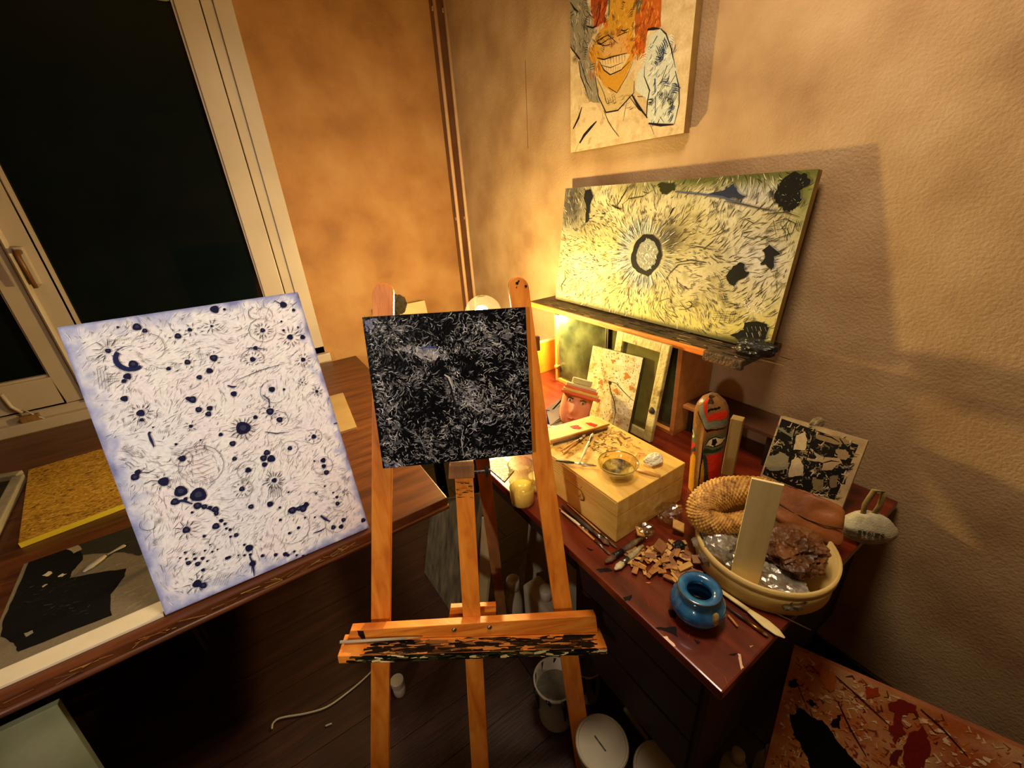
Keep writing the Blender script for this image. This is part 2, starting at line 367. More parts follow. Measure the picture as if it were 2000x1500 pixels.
desk = empty('desk', (.99, 1.0, 0), 'reddish brown desk along the right wall, paint spots near its corner', 'desk')
DX0, DX1, DY0, DY1 = .547, 1.425, .2, 1.95
MB().box(DX0, DX1, DY0, DY1, T - .026, T).build('desk_top', DESK, desk, .004)
MB().box(DX0 + .012, DX1, DY0 + .012, DY1 - .01, T - .042, T - .026).build('top_moulding', DESK, desk, .004)
MB().box(.602, .622, .68, 1.9, .60, T - .042).build('apron', DARKW, desk)
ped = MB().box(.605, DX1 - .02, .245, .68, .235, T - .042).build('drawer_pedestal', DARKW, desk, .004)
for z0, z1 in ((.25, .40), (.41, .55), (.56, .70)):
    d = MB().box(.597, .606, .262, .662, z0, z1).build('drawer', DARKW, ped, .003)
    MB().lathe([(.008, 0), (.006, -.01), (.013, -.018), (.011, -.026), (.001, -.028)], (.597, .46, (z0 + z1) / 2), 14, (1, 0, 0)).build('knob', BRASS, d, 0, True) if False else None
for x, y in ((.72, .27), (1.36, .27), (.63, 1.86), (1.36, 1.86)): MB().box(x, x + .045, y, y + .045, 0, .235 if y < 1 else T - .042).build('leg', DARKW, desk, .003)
MB().box(1.395, 1.41, .68, 1.9, .1, T - .042).build('back_panel', DARKW, desk)
# paint spots on the desk top
p = Paint((DX0, DY0, T), (1, 0, 0), (0, 1, 0), DX1 - DX0, DY1 - DY0)
Zd = Zm(1080, 960, 3.2258)
for poly, c in (((640, 860, 775, 850, 785, 920, 740, 890), (14, 8, 10)), ((690, 910, 720, 915, 775, 975, 760, 980, 715, 940), (226, 190, 170)), ((725, 745, 780, 750, 775, 800, 735, 790), (12, 8, 8)), ((440, 670, 500, 650, 490, 685, 450, 690), (14, 8, 8)), ((200, 345, 260, 370, 235, 375), (20, 12, 8)), ((890, 930, 935, 950, 905, 965), (24, 10, 10)), ((1165, 1020, 1185, 1025, 1198, 1110, 1185, 1128, 1170, 1060), (214, 176, 140)), ((1100, 1030, 1160, 1015, 1150, 1035), (20, 10, 10)), ((1235, 968, 1260, 970, 1250, 985), (200, 150, 90)), ((580, 570, 625, 572, 600, 580), (190, 120, 70)), ((270, 490, 340, 480, 380, 500, 300, 510), (16, 10, 8))):
    p.poly(Zd(*poly), c, .0012)
for k in range(26):
    q = PZp(random.uniform(1150, 1480), random.uniform(1080, 1330), T); a, b_ = q.x - DX0, q.y - DY0
    if .01 < a < .3 and .01 < b_ < .7: p.strokem([(a, b_), (a + random.uniform(-.02, .02), b_ + random.uniform(-.02, .02))], .0015, random.choice([(170, 90, 50), (150, 60, 30), (30, 14, 12)]))
tag(p.mb.build('paint_spots', PIG, desk), kind='stuff')

# low vitrine (hutch) on the desk, with sliding glass, and its top ledge
HX = 1.228; LZ = 1.112
hut = empty('glass_front_cabinet', (1.31, 1.19, T), 'low wooden wall cabinet with sliding glass doors on the desk', 'cabinet')
MB().box(HX, WX - .005, .825, .843, T, LZ).build('side_panel', SHELFW, hut, .002)
MB().box(HX, WX - .005, 1.520, 1.538, T, LZ).build('side_panel', SHELFW, hut, .002)
MB().box(WX - .02, WX - .006, .843, 1.52, T, LZ).build('back_panel', SHELFD, hut)
MB().box(HX, WX - .02, .843, 1.52, T, T + .016).build('bottom_board', SHELFW, hut, .002)
GD = M('dusty_glass', [(26, 30, 18), (58, 62, 36), (92, 96, 60)], scale=7, detail=6, rough=.13, bump=.02, spec=.9)
ym = PXp(1183, 655, HX).y
MB().box(HX + .012, HX + .016, ym - .004, 1.519, T + .018, LZ - .004).build('sliding_glass', GD, hut)
MB().box(HX + .020, HX + .024, .844, ym + .012, T + .018, LZ - .004).build('sliding_glass', GD, hut)
for dy in (-.004, .006): MB().box(HX + .007, HX + .012, ym + dy - .002, ym + dy + .002, T + .018, LZ - .004).build('glass_edge_strip', METAL, hut)
kp = PXp(1087, 716, HX - .01); MB().lathe([(.005, 0), (.005, .012), (.011, .016), (.012, .022), (.008, .028), (.001, .029)], (HX + .01, kp.y, kp.z), 14, (-1, 0, 0)).build('knob', SHELFW, hut, 0, True)
q = PZp(1087, 617, LZ - .010)
pk_ = empty('shelf_light', (1.214, q.y, LZ - .02), 'small glowing light under the shelf board at the cabinet post', 'lamp')
MB().lathe([(.016, 0), (.016, -.006), (.012, -.008)], (1.2145, q.y, LZ), 20).build('fitting', BRASS, pk_, 0, True)
MB().lathe([(.011, -.0082), (.010, -.013), (.006, -.017), (.0005, -.0185)], (1.2145, q.y, LZ), 18).build('bulb', Memit('shelf_bulb_glow', (1, .80, .40), 6000), pk_, 0, True)
led = empty('shelf_board', (1.31, 1.12, LZ), 'paint crusted shelf board along the cabinet top, carrying the wide canvas', 'shelf')
MB().box(1.215, WX - .004, .60, 1.72, LZ + .001, LZ + .022).build('board', SHELFD, led, .003)
MB().box(1.203, 1.2155, .73, 1.72, LZ + .001, LZ + .022).build('front_lip', PINEH, led, .002)
eb = PXp(1440, 690, 1.2); MB().box(1.196, 1.2148, .60, .7295, LZ - .010, LZ + .024).build('crusted_lip', M('crusted_wood', [(30, 18, 10), (70, 44, 20), (104, 70, 34)], scale=30, rough=.6, bump=.5), led, .004)
p = Paint((1.215, 1.72, LZ + .0225), (0, -1, 0), (1, 0, 0), 1.22, .19)
for k in range(150):
    a = random.uniform(.05, 1.18); b_ = random.uniform(.0, .1); p.strokem([(a, b_), (a + random.uniform(.01, .07), b_ + random.uniform(-.006, .006))], random.uniform(.002, .01), random.choice([(10, 9, 8), (16, 14, 12), (40, 30, 20), (120, 100, 60), (200, 170, 110)] if k % 4 else [(8, 8, 8)]))
tag(p.mb.build('paint_crust', PIG, led), kind='stuff')
# small side shelf right of the cabinet, behind the carved post
ss = empty('side_shelf', (1.36, .66, T), 'small dark wooden shelf box beside the cabinet, behind the carved post', 'shelf')
zz = PXp(1460, 835, 1.30).z
MB().box(1.29, WX - .004, .50, .82, zz, zz + .014).build('shelf_top', M('brown_shelf', [(70, 40, 20), (96, 58, 30)], rough=.5), ss, .002)
MB().box(1.30, WX - .004, .515, .53, T, zz).build('end_board', DARKW, ss); MB().box(1.30, WX - .004, .80, .818, T, zz).build('end_board', DARKW, ss)
MB().box(1.26, 1.29, .70, .82, zz - .001, zz + .012).build('shelf_lip', SHELFW, ss, .002)

# ================================================================== PAINTINGS
# --- white dotted canvas on the table edge
n_ = V((-.008, -.94, .341)).normalized(); r_ = V((1, -.012, -.01)).normalized(); r_ = (r_ - n_ * r_.dot(n_)).normalized(); u_ = n_.cross(r_)
SIDEB = M('ink_blue_edge', [(24, 22, 52), (44, 42, 84)], scale=20, rough=.6)
wc, p = canvas_thing('dotted_canvas', 'large white canvas covered with dark blue dots, on the table edge', V((-.373, 1.069, .758)), r_, u_, .495, .716, .018, SIDEB)
def f(x, y, a, b):
    e = min(a * .495, (1 - a) * .495, b * .716, (1 - b) * .716) + .012 * NZ(a * 14, b * 18, 1)
    c = mixc((222, 232, 250), (238, 234, 242), .5 + .9 * NZ(a * 3, b * 3.4, 4) + .25)
    c = mixc(c, (236, 240, 246), .4 + NZ(a * 9, b * 9, 9))
    c = mixc((50, 50, 110), c, sst(-.004, .009, e)); c = mixc(mixc(c, (150, 162, 212), .7), c, sst(.0, .05 if a < .5 else .022, e + .03 * NZ(a * 30, b * 30)))
    return c
p.grid(f, 70, 100)
def ang(a, b): return 2.4 * NZ(a * 9, b * 9, 3) + .6
for k in range(3000):
    a = random.uniform(.012, .48); b_ = random.uniform(.012, .70); t = ang(a, b_) + random.uniform(-.5, .5); L = random.uniform(.006, .024); bend = random.uniform(-.8, .8); pts = []
    x, y = a, b_
    for i in range(4): pts.append((x, y)); x += L / 3 * math.cos(t); y += L / 3 * math.sin(t); t += bend / 3
    g = random.choice([(186, 186, 198), (160, 162, 176), (190, 178, 172), (140, 144, 160), (206, 198, 190), (120, 120, 132), (244, 248, 255), (244, 248, 255), (244, 248, 255)]); p.strokem(pts, random.uniform(.0005, .0012), g)
for k in range(620):
    a = random.uniform(.02, .475); b_ = random.uniform(.02, .69); t = ang(a, b_) + random.uniform(-.9, .9); L = random.uniform(.004, .013)
    g = random.choice([(60, 58, 70), (90, 86, 92), (44, 44, 66), (110, 104, 104)]); p.strokem([(a, b_), (a + L * .5 * math.cos(t), b_ + L * .5 * math.sin(t)), (a + L * math.cos(t + .3), b_ + L * math.sin(t + .3))], random.uniform(.0006, .0013), g)
ZA = 2.205
hatch(p, 70, 190, 680, 630, 1130, [(120, 120, 134), (90, 90, 104), (150, 140, 140)], (.006, .02), (.0025, .005), (.0005, .0011))
D = [(591,174,16),(625,190,10),(509,175,5),(818,186,9),(767,213,13),(912,170,6),(967,98,6),(925,98,18),(1220,78,16),(1264,101,8),(1131,188,11),(1212,150,5),(1221,188,6),(1249,217,14),(1303,217,12),(1283,175,5),(467,276,10),(575,334,17),(550,386,14),(535,407,9),(727,353,9),(808,325,12),(921,307,16),(903,362,13),(859,390,11),(1100,264,10),(1088,313,12),(1305,314,11),(537,482,13),(607,544,15),(611,573,8),(829,486,16),(810,481,9),(856,529,13),(904,523,12),(898,548,12),(1007,461,13),(1171,442,14),(1223,442,6),(1301,412,4),(1364,451,8),(1441,494,9),(1047,608,31),(1100,562,10),(1163,537,17),(1204,572,14),(823,600,8),(951,636,9),(1002,675,13),(864,660,4),(759,678,6),(645,628,5),(660,605,4),(1351,645,12),(1248,695,11),(786,739,14),(1010,740,10),(1149,714,14),(1135,738,15),(1168,740,18),(1139,765,12),(1069,789,13),(1042,870,12),(1181,833,12),(1391,747,13),(1394,772,11),(1405,799,13),(1353,750,5),(595,797,11),(582,819,15),(706,838,20),(779,880,25),(855,895,32),(754,925,16),(800,912,8),(851,942,16),(880,946,12),(905,950,9),(928,958,14),(932,975,10),(1081,946,12),(1163,935,14),(1205,950,6),(1258,962,18),(1305,955,17),(1318,937,13),(1286,955,12),(1450,905,8),(1453,933,11),(1398,858,5),(1434,886,5),(1361,888,5),(1242,884,5),(803,1046,15),(930,1030,15),(953,1006,9),(969,1020,7),(975,1040,6),(991,1045,7),(1017,1068,10),(993,1075,6),(880,1073,7),(1207,1003,7),(1313,993,5),(1355,992,5),(1285,1037,8),(1246,1060,7),(1435,1035,12),(1468,1032,12),(1478,1003,11),(1563,1005,12),(828,971,6),(1073,1124,17),(1052,1110,6),(1078,1152,7),(1053,1155,6),(1027,1155,4),(1130,1157,8),(1187,1153,9),(1228,1150,11),(1240,1155,8),(1267,1139,6),(1277,1155,6),(1305,1158,7),(1325,1152,5),(1088,1190,14),(978,1167,8),(988,1163,7),(812,1188,10),(852,1192,11),(875,1218,8),(873,1168,8),(840,1170,7),(836,1150,5),(893,1180,5),(883,1135,5),(905,1110,4),(915,1140,5),(937,1130,4),(797,1143,5),(776,1167,4),(803,1170,5),(850,1277,18),(876,1285,14)]
INK = (22, 24, 62)
pxm = .00118                                   # metres per photo pixel on this canvas
def zA(x, y): return p.ab(x / ZA, y / ZA + 560)
for x, y, r0, n0, r1 in ((467,276,22,9,52),(607,544,24,12,46),(912,170,14,8,36),(767,213,24,6,40),(1131,188,22,14,44),(1088,313,26,14,36),(1305,314,22,12,34),(1249,217,26,12,52),(1163,537,22,8,36),(1301,412,10,8,22),(803,1046,22,10,44),(1181,833,20,18,48),(1364,451,14,8,26),(1042,870,24,10,40),(1047,608,30,16,60),(808,325,20,6,30),(921,307,24,5,34),(829,186,18,6,30),(1488,885,6,8,22),(1453,920,16,8,26),(700,838,24,6,40),(1204,572,20,5,30),(850,1277,24,9,48),(823,600,14,6,24),(1351,645,18,7,30)):
    a, b_ = zA(x, y)
    for i in range(n0):
        t = 2 * math.pi * (i + random.uniform(-.2, .2)) / n0; q0 = r0 / ZA * pxm; q1 = r1 / ZA * pxm * random.uniform(.8, 1.2)
        p.strokem([(a + q0 * math.cos(t), b_ + q0 * math.sin(t)), (a + (q0 + q1) / 2 * math.cos(t), b_ + (q0 + q1) / 2 * math.sin(t)), (a + q1 * math.cos(t + .05), b_ + q1 * math.sin(t + .05))], .0018, (34, 34, 52))
for x, y, r0 in ((786,739,38),(1042,870,45),(1069,789,46),(1351,645,40),(1204,572,40),(1248,695,38),(1391,770,48),(860,770,95),(860,770,80),(1131,188,60),(1088,313,50),(1441,494,36),(1180,450,60),(640,260,60),(1100,115,30),(1140,120,35),(1450,1010,60),(1260,1040,80),(640,1020,30)):
    a, b_ = zA(x, y); t = random.random() * 6
    p.arcm(a, b_, r0 / ZA * pxm, t, t + random.uniform(3.8, 6), .0012, random.choice([(70, 70, 84), (104, 100, 108), (140, 120, 104)]))
for k in range(9):
    a, b_ = zA(790 + k * 6, 700 + k * 18); p.strokem([(a, b_), (a + .02, b_ - .004 + .002 * (k % 3)), (a + .05, b_ + .002)], .0012, (150, 112, 84))
a, b_ = zA(562, 310)                             # crescent
for q, w_ in ((52, .006), (46, .009), (56, .002)): p.arcm(a, b_, q / ZA * pxm, 2.3, 5.3, w_, (30, 36, 84))
p.arcm(a, b_, 56 / ZA * pxm, 1.2, 3.6, .0014, (40, 46, 96))
for pts, w_ in ((((1220, 78), (1200, 70), (1180, 60)), .003), (((700, 838), (650, 835), (620, 850)), .002), (((595, 797), (640, 800), (670, 785)), .002), (((1025, 400), (1120, 360), (1225, 330)), .002), (((1060, 265), (1100, 264), (1150, 270)), .003), (((1132, 466), (1158, 485), (1163, 530)), .003), (((640, 630), (652, 660), (665, 690)), .006), (((1380, 985), (1400, 1000), (1420, 1010)), .007), (((1350, 1060), (1380, 1050), (1400, 1038)), .004), (((1436, 590), (1452, 586), (1475, 584)), .004), (((1075, 1160), (1090, 1190), (1095, 1245)), .005), (((980, 425), (1000, 432), (1020, 428)), .005), (((1140, 625), (1190, 632), (1240, 625)), .003), (((1088, 1185), (1086, 1200), (1084, 1230)), .003), (((1253, 965), (1290, 950), (1320, 935)), .009), (((740, 925), (790, 920), (830, 935)), .007), (((760, 890), (780, 875), (800, 872)), .006), (((850, 940), (900, 955), (935, 975)), .004)):
    p.strokem([zA(*q) for q in pts], w_, (34, 38, 88) if w_ > .0025 else (60, 60, 84))
for i in range(4): p.strokem([zA(420 + i * 14, 350 + i * 6), zA(432 + i * 14, 440)], .0014, (50, 48, 56)); p.strokem([zA(462, 378 + i * 11), zA(522, 374 + i * 10)], .0016, (44, 40, 48))
for i in range(7): p.strokem([zA(1160 + i * 8, 860), zA(1155 + i * 10, 905)], .0022, (30, 30, 44)); p.strokem([zA(940 + i * 9, 1230), zA(915 + i * 10, 1285)], .0013, (70, 70, 84))
for x, y, r0 in D:
    a, b_ = zA(x, y); p.dotm(a, b_, r0 / ZA * pxm, INK, 12, .08)
    if r0 > 9 and random.random() < .5: p.dotm(a + .0004, b_ + .0006, r0 / ZA * pxm * .45, (52, 56, 82), 8, .1)
finish(wc, p)
MB().obox(V((-.15, 1.36, T)), (.02, 0, 0), (0, .015, 0), V((0, -.068, .50))).build('back_prop', DARKW, wc)

# --- black scratched canvas on the easel
def quadfit(px4, P0):
    r4 = [ray(*q) for q in px4]; tb = (P0 - CAMP).length / r4[3].length
    A = np.array([[r4[0][i], -r4[1][i], r4[2][i]] for i in range(3)]); t = np.linalg.solve(A, np.array(r4[3]) * tb)
    return [CAMP + r4[0] * t[0], CAMP + r4[1] * t[1], CAMP + r4[2] * t[2], P0]
ET = .862
P0 = CAMP + (PYp(748, 915, 1.0) - CAMP) * ET
Q = quadfit([(708, 620), (1027, 600), (1040, 887), (748, 915)], P0)
er = (Q[2] - Q[3]).normalized(); en = er.cross(Q[0] - Q[3]).normalized(); eu = en.cross(er); EW = (Q[2] - Q[3]).length; EH = (Q[0] - Q[3]).length
bc, p = canvas_thing('black_canvas', 'square black canvas scratched with white lines, clamped on the easel', Q[3], er, eu, EW, EH, .018, BLACKP)
def BLK_POLYS():
    pp_ = Zm(640, 500, 3.333)
    p.poly(pp_(420, 600, 540, 595, 700, 590, 730, 640, 700, 680, 640, 670, 580, 630, 470, 620), (150, 150, 158), .0015)
    p.poly(pp_(560, 640, 690, 630, 735, 650, 680, 685, 620, 670), (172, 168, 164), .0015)
    p.poly(pp_(365, 1350, 450, 1352, 440, 1370, 375, 1378), (86, 94, 140), .001); p.poly(pp_(245, 420, 330, 405, 310, 450, 275, 520, 255, 490), (110, 114, 150), .002)
def patch(x, y):
    d = 0
    for cx, cy, sx, sy, w_ in ((745, 645, 28, 22, .9), (775, 640, 22, 30, .5), (925, 640, 40, 22, .7), (930, 672, 60, 20, .7), (812, 682, 55, 12, 1), (840, 695, 30, 12, 1.1), (735, 720, 16, 60, .4), (815, 740, 40, 18, .7), (925, 765, 40, 26, .9), (885, 755, 14, 40, .9), (745, 770, 22, 50, .5), (760, 800, 26, 40, .5), (950, 800, 50, 22, .6), (935, 830, 60, 18, .5), (1010, 740, 22, 60, .5), (800, 850, 60, 30, .35), (765, 905, 22, 8, 1.1), (750, 870, 24, 30, .5), (1000, 640, 30, 30, .4), (870, 860, 50, 30, .3), (990, 890, 50, 10, .4), (905, 890, 90, 10, .4)):
        d += w_ * math.exp(-((x - cx) / sx) ** 2 - ((y - cy) / sy) ** 2)
    return d
def f(x, y, a, b):
    d = patch(x, y); k = .25 * d + .34 * NZ(a * 16, b * 16, 2) + .22 * NZ(a * 40, b * 50, 5) - .05
    k = .30 * d + .55 * NZ(a * 20, b * 20, 2) + .5 * NZ(a * 46 + 3 * NZ(a * 9, b * 9, 1), b * 46 + 3 * NZ(a * 9, b * 9, 4), 5) - .06
    return mixc((10, 10, 14), mixc((150, 150, 156), (206, 204, 200), NZ(a * 30, b * 30, 9) + .5), sst(.2, .34, k) * (.15 + .6 * min(1, d + .1)))
p.grid(f, 170, 170)
BLK_POLYS()
def ang2(a, b): return 3.5 * NZ(a * 14, b * 14, 8) + 1.2 * NZ(a * 40, b * 40, 3)
k = 0
while k < 3000:
    a = random.uniform(.004, EW - .004); b_ = random.uniform(.004, EH - .004); x, y = proj(p.at(a, b_, 0)); d = patch(x, y)
    if random.random() > .3 + .6 * d: continue
    k += 1; t = ang2(a, b_) + random.uniform(-.7, .7); L = random.uniform(.004, .018); bend = random.uniform(-2.6, 2.6); pts = []; X, Y = a, b_
    for i in range(4): pts.append((X, Y)); X += L / 3 * math.cos(t); Y += L / 3 * math.sin(t); t += bend / 3
    g = random.uniform(.3, 1) * min(1, .75 + .4 * d); c = mixc((20, 20, 26), random.choice([(240, 238, 234), (214, 216, 232), (206, 202, 192)]), g); p.strokem(pts, random.uniform(.0006, .0024), c)
for k in range(900):
    a = random.uniform(.004, EW - .004); b_ = random.uniform(.004, EH - .004); t = ang2(a, b_) + random.uniform(-.6, .6); L = random.uniform(.006, .02)
    p.strokem([(a, b_), (a + L * .5 * math.cos(t), b_ + L * .5 * math.sin(t)), (a + L * math.cos(t + .5), b_ + L * math.sin(t + .5))], random.uniform(.001, .003), (8, 8, 11))
Zb = Zm(640, 500, 3.333)
p.stroke(Zb(600, 600, 660, 592, 710, 592), .004, (60, 70, 140))
for q, w_, c in (((770, 780, 800, 850, 825, 950, 850, 1040, 880, 1080), .004, (26, 26, 28)), ((760, 770, 790, 790, 815, 860), .005, (190, 184, 176)), ((770, 650, 810, 620, 850, 570, 880, 620, 950, 640), .003, (66, 70, 62)), ((860, 1000, 920, 960, 980, 1010, 1050, 990), .002, (200, 196, 190)), ((880, 1130, 870, 1200, 885, 1300), .0015, (190, 190, 190)), ((500, 1110, 600, 1180, 640, 1280), .001, (170, 170, 176)), ((470, 1100, 440, 1200, 420, 1280), .001, (150, 150, 160))):
    p.stroke(Zb(*q), w_, c)
for poly in ((500, 880, 700, 860, 800, 940, 800, 1090, 660, 1150, 540, 1080), (960, 1080, 1140, 1050, 1200, 1140, 1080, 1200, 980, 1180), (860, 640, 980, 640, 1000, 760, 880, 780)):
    for k in range(26):
        i = random.randrange(0, len(poly) // 2); q = Zb(*poly); cx = sum(t[0] for t in q) / len(q); cy = sum(t[1] for t in q) / len(q); s1 = random.random() * .8
        p.dot(cx + (q[i][0] - cx) * s1, cy + (q[i][1] - cy) * s1, random.uniform(.003, .008), random.choice([(9, 9, 12), (12, 12, 18), (6, 6, 8)]), n=7, wob=.4)
finish(bc, p, mat=PIGG)

# --- wide canvas leaning on the shelf against the right wall
P0 = PXp(1085, 585, 1.318); Q = quadfit([(1108, 366), (1610, 320), (1500, 685), (1085, 585)], P0)
cr_ = (Q[2] - Q[3]); cw = cr_.length; cr_.z = 0; cr_.normalize(); cn = cr_.cross(Q[0] - Q[3]).normalized(); cu = cn.cross(cr_); ch = (Q[0] - Q[3]).length
BLc = Q[3].copy(); BLc.z = LZ + .0285
ch += Q[3].z - BLc.z - .004
rc, p = canvas_thing('wide_canvas', 'wide cream abstract canvas with a dark crater, leaning on the shelf', BLc, cr_, cu, cw, ch, .026, M('canvas_edge_olive', [(150, 124, 60), (120, 98, 44)], scale=16, rough=.7))
CX, CY = 1262, 497
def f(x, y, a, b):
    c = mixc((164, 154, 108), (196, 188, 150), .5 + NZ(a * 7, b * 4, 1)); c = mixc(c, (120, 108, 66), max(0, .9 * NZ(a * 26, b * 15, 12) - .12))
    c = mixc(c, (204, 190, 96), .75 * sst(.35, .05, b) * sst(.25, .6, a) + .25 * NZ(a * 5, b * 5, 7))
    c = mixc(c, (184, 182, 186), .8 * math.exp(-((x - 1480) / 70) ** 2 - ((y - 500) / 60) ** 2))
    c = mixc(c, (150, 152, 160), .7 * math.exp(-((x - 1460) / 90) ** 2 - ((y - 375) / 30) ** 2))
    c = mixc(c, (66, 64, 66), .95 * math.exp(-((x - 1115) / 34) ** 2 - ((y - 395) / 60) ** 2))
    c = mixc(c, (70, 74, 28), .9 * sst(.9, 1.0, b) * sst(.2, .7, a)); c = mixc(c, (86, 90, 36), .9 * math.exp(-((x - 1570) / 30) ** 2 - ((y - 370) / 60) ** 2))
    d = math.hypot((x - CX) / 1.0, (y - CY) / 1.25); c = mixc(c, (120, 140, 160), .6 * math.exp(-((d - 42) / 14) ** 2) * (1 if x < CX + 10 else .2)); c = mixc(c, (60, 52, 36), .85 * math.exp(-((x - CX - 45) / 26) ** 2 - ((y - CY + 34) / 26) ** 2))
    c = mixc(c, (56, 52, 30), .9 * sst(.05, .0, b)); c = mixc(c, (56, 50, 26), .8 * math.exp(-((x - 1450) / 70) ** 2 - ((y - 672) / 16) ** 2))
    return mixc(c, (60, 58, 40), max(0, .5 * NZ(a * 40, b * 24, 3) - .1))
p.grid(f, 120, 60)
for k in range(3000):
    a = random.uniform(.01, cw - .01); b_ = random.uniform(.02, ch - .01); x, y = proj(p.at(a, b_, 0)); dx, dy = x - CX, (y - CY); d = math.hypot(dx, dy)
    if d < 36: continue
    rad = math.atan2(-dy, dx); t = rad + 1.2 * sst(60, 300, d) * (1 if dx > 0 else -.6) + 1.5 * sst(40, 120, d) * NZ(a * 9, b_ * 9, 2) + random.uniform(-.45, .45)
    if d > 330: t = .9 * NZ(a * 8, b_ * 8, 5)
    L = random.uniform(.008, .034); g = random.choice([(64, 56, 40), (90, 80, 54), (46, 42, 36), (196, 188, 154), (206, 198, 168), (130, 118, 76), (96, 84, 50), (56, 48, 34)])
    bend = random.uniform(-.5, .5); pts = []; X, Y = a, b_
    for i in range(4): pts.append((X, Y)); X += L / 3 * math.cos(t); Y += L / 3 * math.sin(t); t += bend / 3
    p.strokem(pts, random.uniform(.0008, .0028), g)
for k in range(110):
    t = random.uniform(0, 6.28); d0 = random.uniform(32, 44); d1 = d0 + random.uniform(10, 36); X0, Y0 = CX + d0 * math.cos(t), CY + d0 * 1.1 * math.sin(t); X1, Y1 = CX + d1 * math.cos(t), CY + d1 * 1.1 * math.sin(t)
    p.stroke([(X0, Y0), ((X0 + X1) / 2, (Y0 + Y1) / 2), (X1, Y1)], random.uniform(.001, .003), random.choice([(40, 38, 34), (70, 66, 56), (230, 226, 200), (110, 120, 130), (236, 232, 210)]) if t > 1.6 else random.choice([(50, 44, 30), (226, 222, 196), (120, 130, 140), (240, 236, 214)]))
Zc = Zm(1040, 300, 3.2258)
hatch(p, 130, 1100, 1580, 360, 650, [(50, 44, 34), (70, 62, 44), (40, 38, 36), (96, 84, 52)])
p.poly(Zc(620, 660, 650, 560, 700, 510, 760, 510, 805, 560, 820, 640, 790, 710, 730, 775, 670, 750, 630, 710), (26, 24, 20), .002)
p.poly(Zc(655, 640, 680, 570, 730, 535, 775, 560, 795, 620, 770, 690, 720, 740, 680, 720, 660, 680), (132, 134, 120), .002)
for k in range(190):
    t = random.random() * 6.28; q = random.random() ** .6; X, Y = 1040 + (728 + 60 * q * math.cos(t)) / 3.2258, 300 + (635 + 92 * q * math.sin(t)) / 3.2258
    p.stroke([(X, Y), (X + random.uniform(-3, 3), Y + random.uniform(-6, 6))], random.uniform(.001, .0035), random.choice([(226, 226, 214), (30, 30, 24), (180, 182, 168), (240, 240, 230)]))
BK = (18, 17, 14)
p.poly(Zc(1530, 250, 1560, 180, 1640, 120, 1740, 130, 1750, 190, 1690, 220, 1700, 290, 1650, 340, 1620, 365, 1570, 340, 1530, 300), BK, .004)
for k in range(46): X, Y = Zc(random.uniform(1545, 1730), random.uniform(140, 330))[0]; p.stroke([(X, Y), (X + random.uniform(-5, 5), Y + random.uniform(-4, 4))], random.uniform(.001, .003), random.choice([(90, 96, 60), (60, 64, 40), (10, 10, 8), (130, 130, 100)]))
p.poly(Zc(1220, 770, 1270, 710, 1310, 685, 1340, 700, 1335, 735, 1370, 745, 1350, 775, 1290, 800, 1275, 840, 1240, 815), BK, .002)
p.poly(Zc(1450, 610, 1500, 570, 1560, 625, 1520, 650, 1530, 700, 1500, 735, 1475, 690, 1440, 700, 1470, 650), (24, 24, 24), .003)
p.poly(Zc(1340, 1070, 1390, 1050, 1480, 1075, 1490, 1120, 1470, 1160, 1430, 1200, 1300, 1170, 1250, 1140, 1330, 1110), BK, .004)
for k in range(16): X, Y = Zc(random.uniform(1340, 1470), random.uniform(1085, 1140))[0]; p.stroke([(X, Y), (X + 3, Y + 9)], .003, random.choice([(170, 160, 130), (120, 110, 90), (14, 14, 12)]))
p.poly(Zc(335, 235, 370, 225, 385, 270, 365, 330, 355, 430, 335, 440, 340, 330, 325, 280), (30, 30, 32), .002)
p.poly(Zc(1215, 225, 1270, 190, 1300, 250, 1370, 270, 1300, 290, 1200, 270, 1060, 265), (40, 46, 66), .003)
p.stroke(Zc(900, 240, 1060, 255, 1200, 275, 1330, 320, 1500, 360), .006, (70, 80, 104)); p.stroke(Zc(1210, 300, 1330, 320, 1460, 350, 1560, 365), .004, (60, 62, 60))
p.poly(Zc(790, 190, 900, 180, 900, 230, 830, 260, 800, 220), (44, 44, 22), .004)
for q, w_ in (((535, 330, 570, 270, 605, 210), .004), ((500, 325, 540, 345, 565, 350), .006), ((570, 320, 610, 285, 700, 270, 760, 230), .003), ((870, 380, 885, 350, 900, 340), .006), ((190, 870, 185, 830, 210, 790, 205, 750), .005), ((840, 800, 870, 750, 920, 700, 1000, 690, 1090, 700), .003), ((900, 690, 1000, 670, 1100, 690), .004), ((770, 1000, 800, 930, 860, 910, 900, 960, 880, 1030), .002), ((930, 930, 970, 980, 1010, 960, 1000, 920), .003), ((1080, 600, 1130, 560, 1160, 530), .003), ((960, 575, 1060, 590, 1180, 610), .002), ((620, 1020, 626, 975), .003), ((1310, 470, 1340, 410, 1400, 440, 1450, 400), .003), ((1330, 520, 1400, 540, 1440, 500), .003), ((1330, 500, 1390, 490), .007), ((1460, 530, 1530, 540, 1640, 500, 1660, 440, 1600, 410, 1520, 430, 1440, 520), .0025), ((1520, 420, 1540, 520), .003), ((1570, 450, 1600, 500), .003), ((1540, 480, 1620, 470), .003), ((1130, 780, 1170, 770, 1190, 810, 1150, 830), .002), ((1480, 380, 1600, 370, 1690, 400), .003), ((1490, 550, 1540, 555), .003), ((1330, 1060, 1390, 1030), .003)):
    p.stroke(Zc(*q), w_, (44, 38, 28))
for k in range(6): p.stroke(Zc(1150 + k * 30, 1060 - k * 2, 1180 + k * 26, 980 + k * 3), .0022, (60, 50, 20)); p.stroke(Zc(1140, 990 + k * 14, 1300, 1000 + k * 14), .0018, (70, 60, 24)) if k < 5 else None
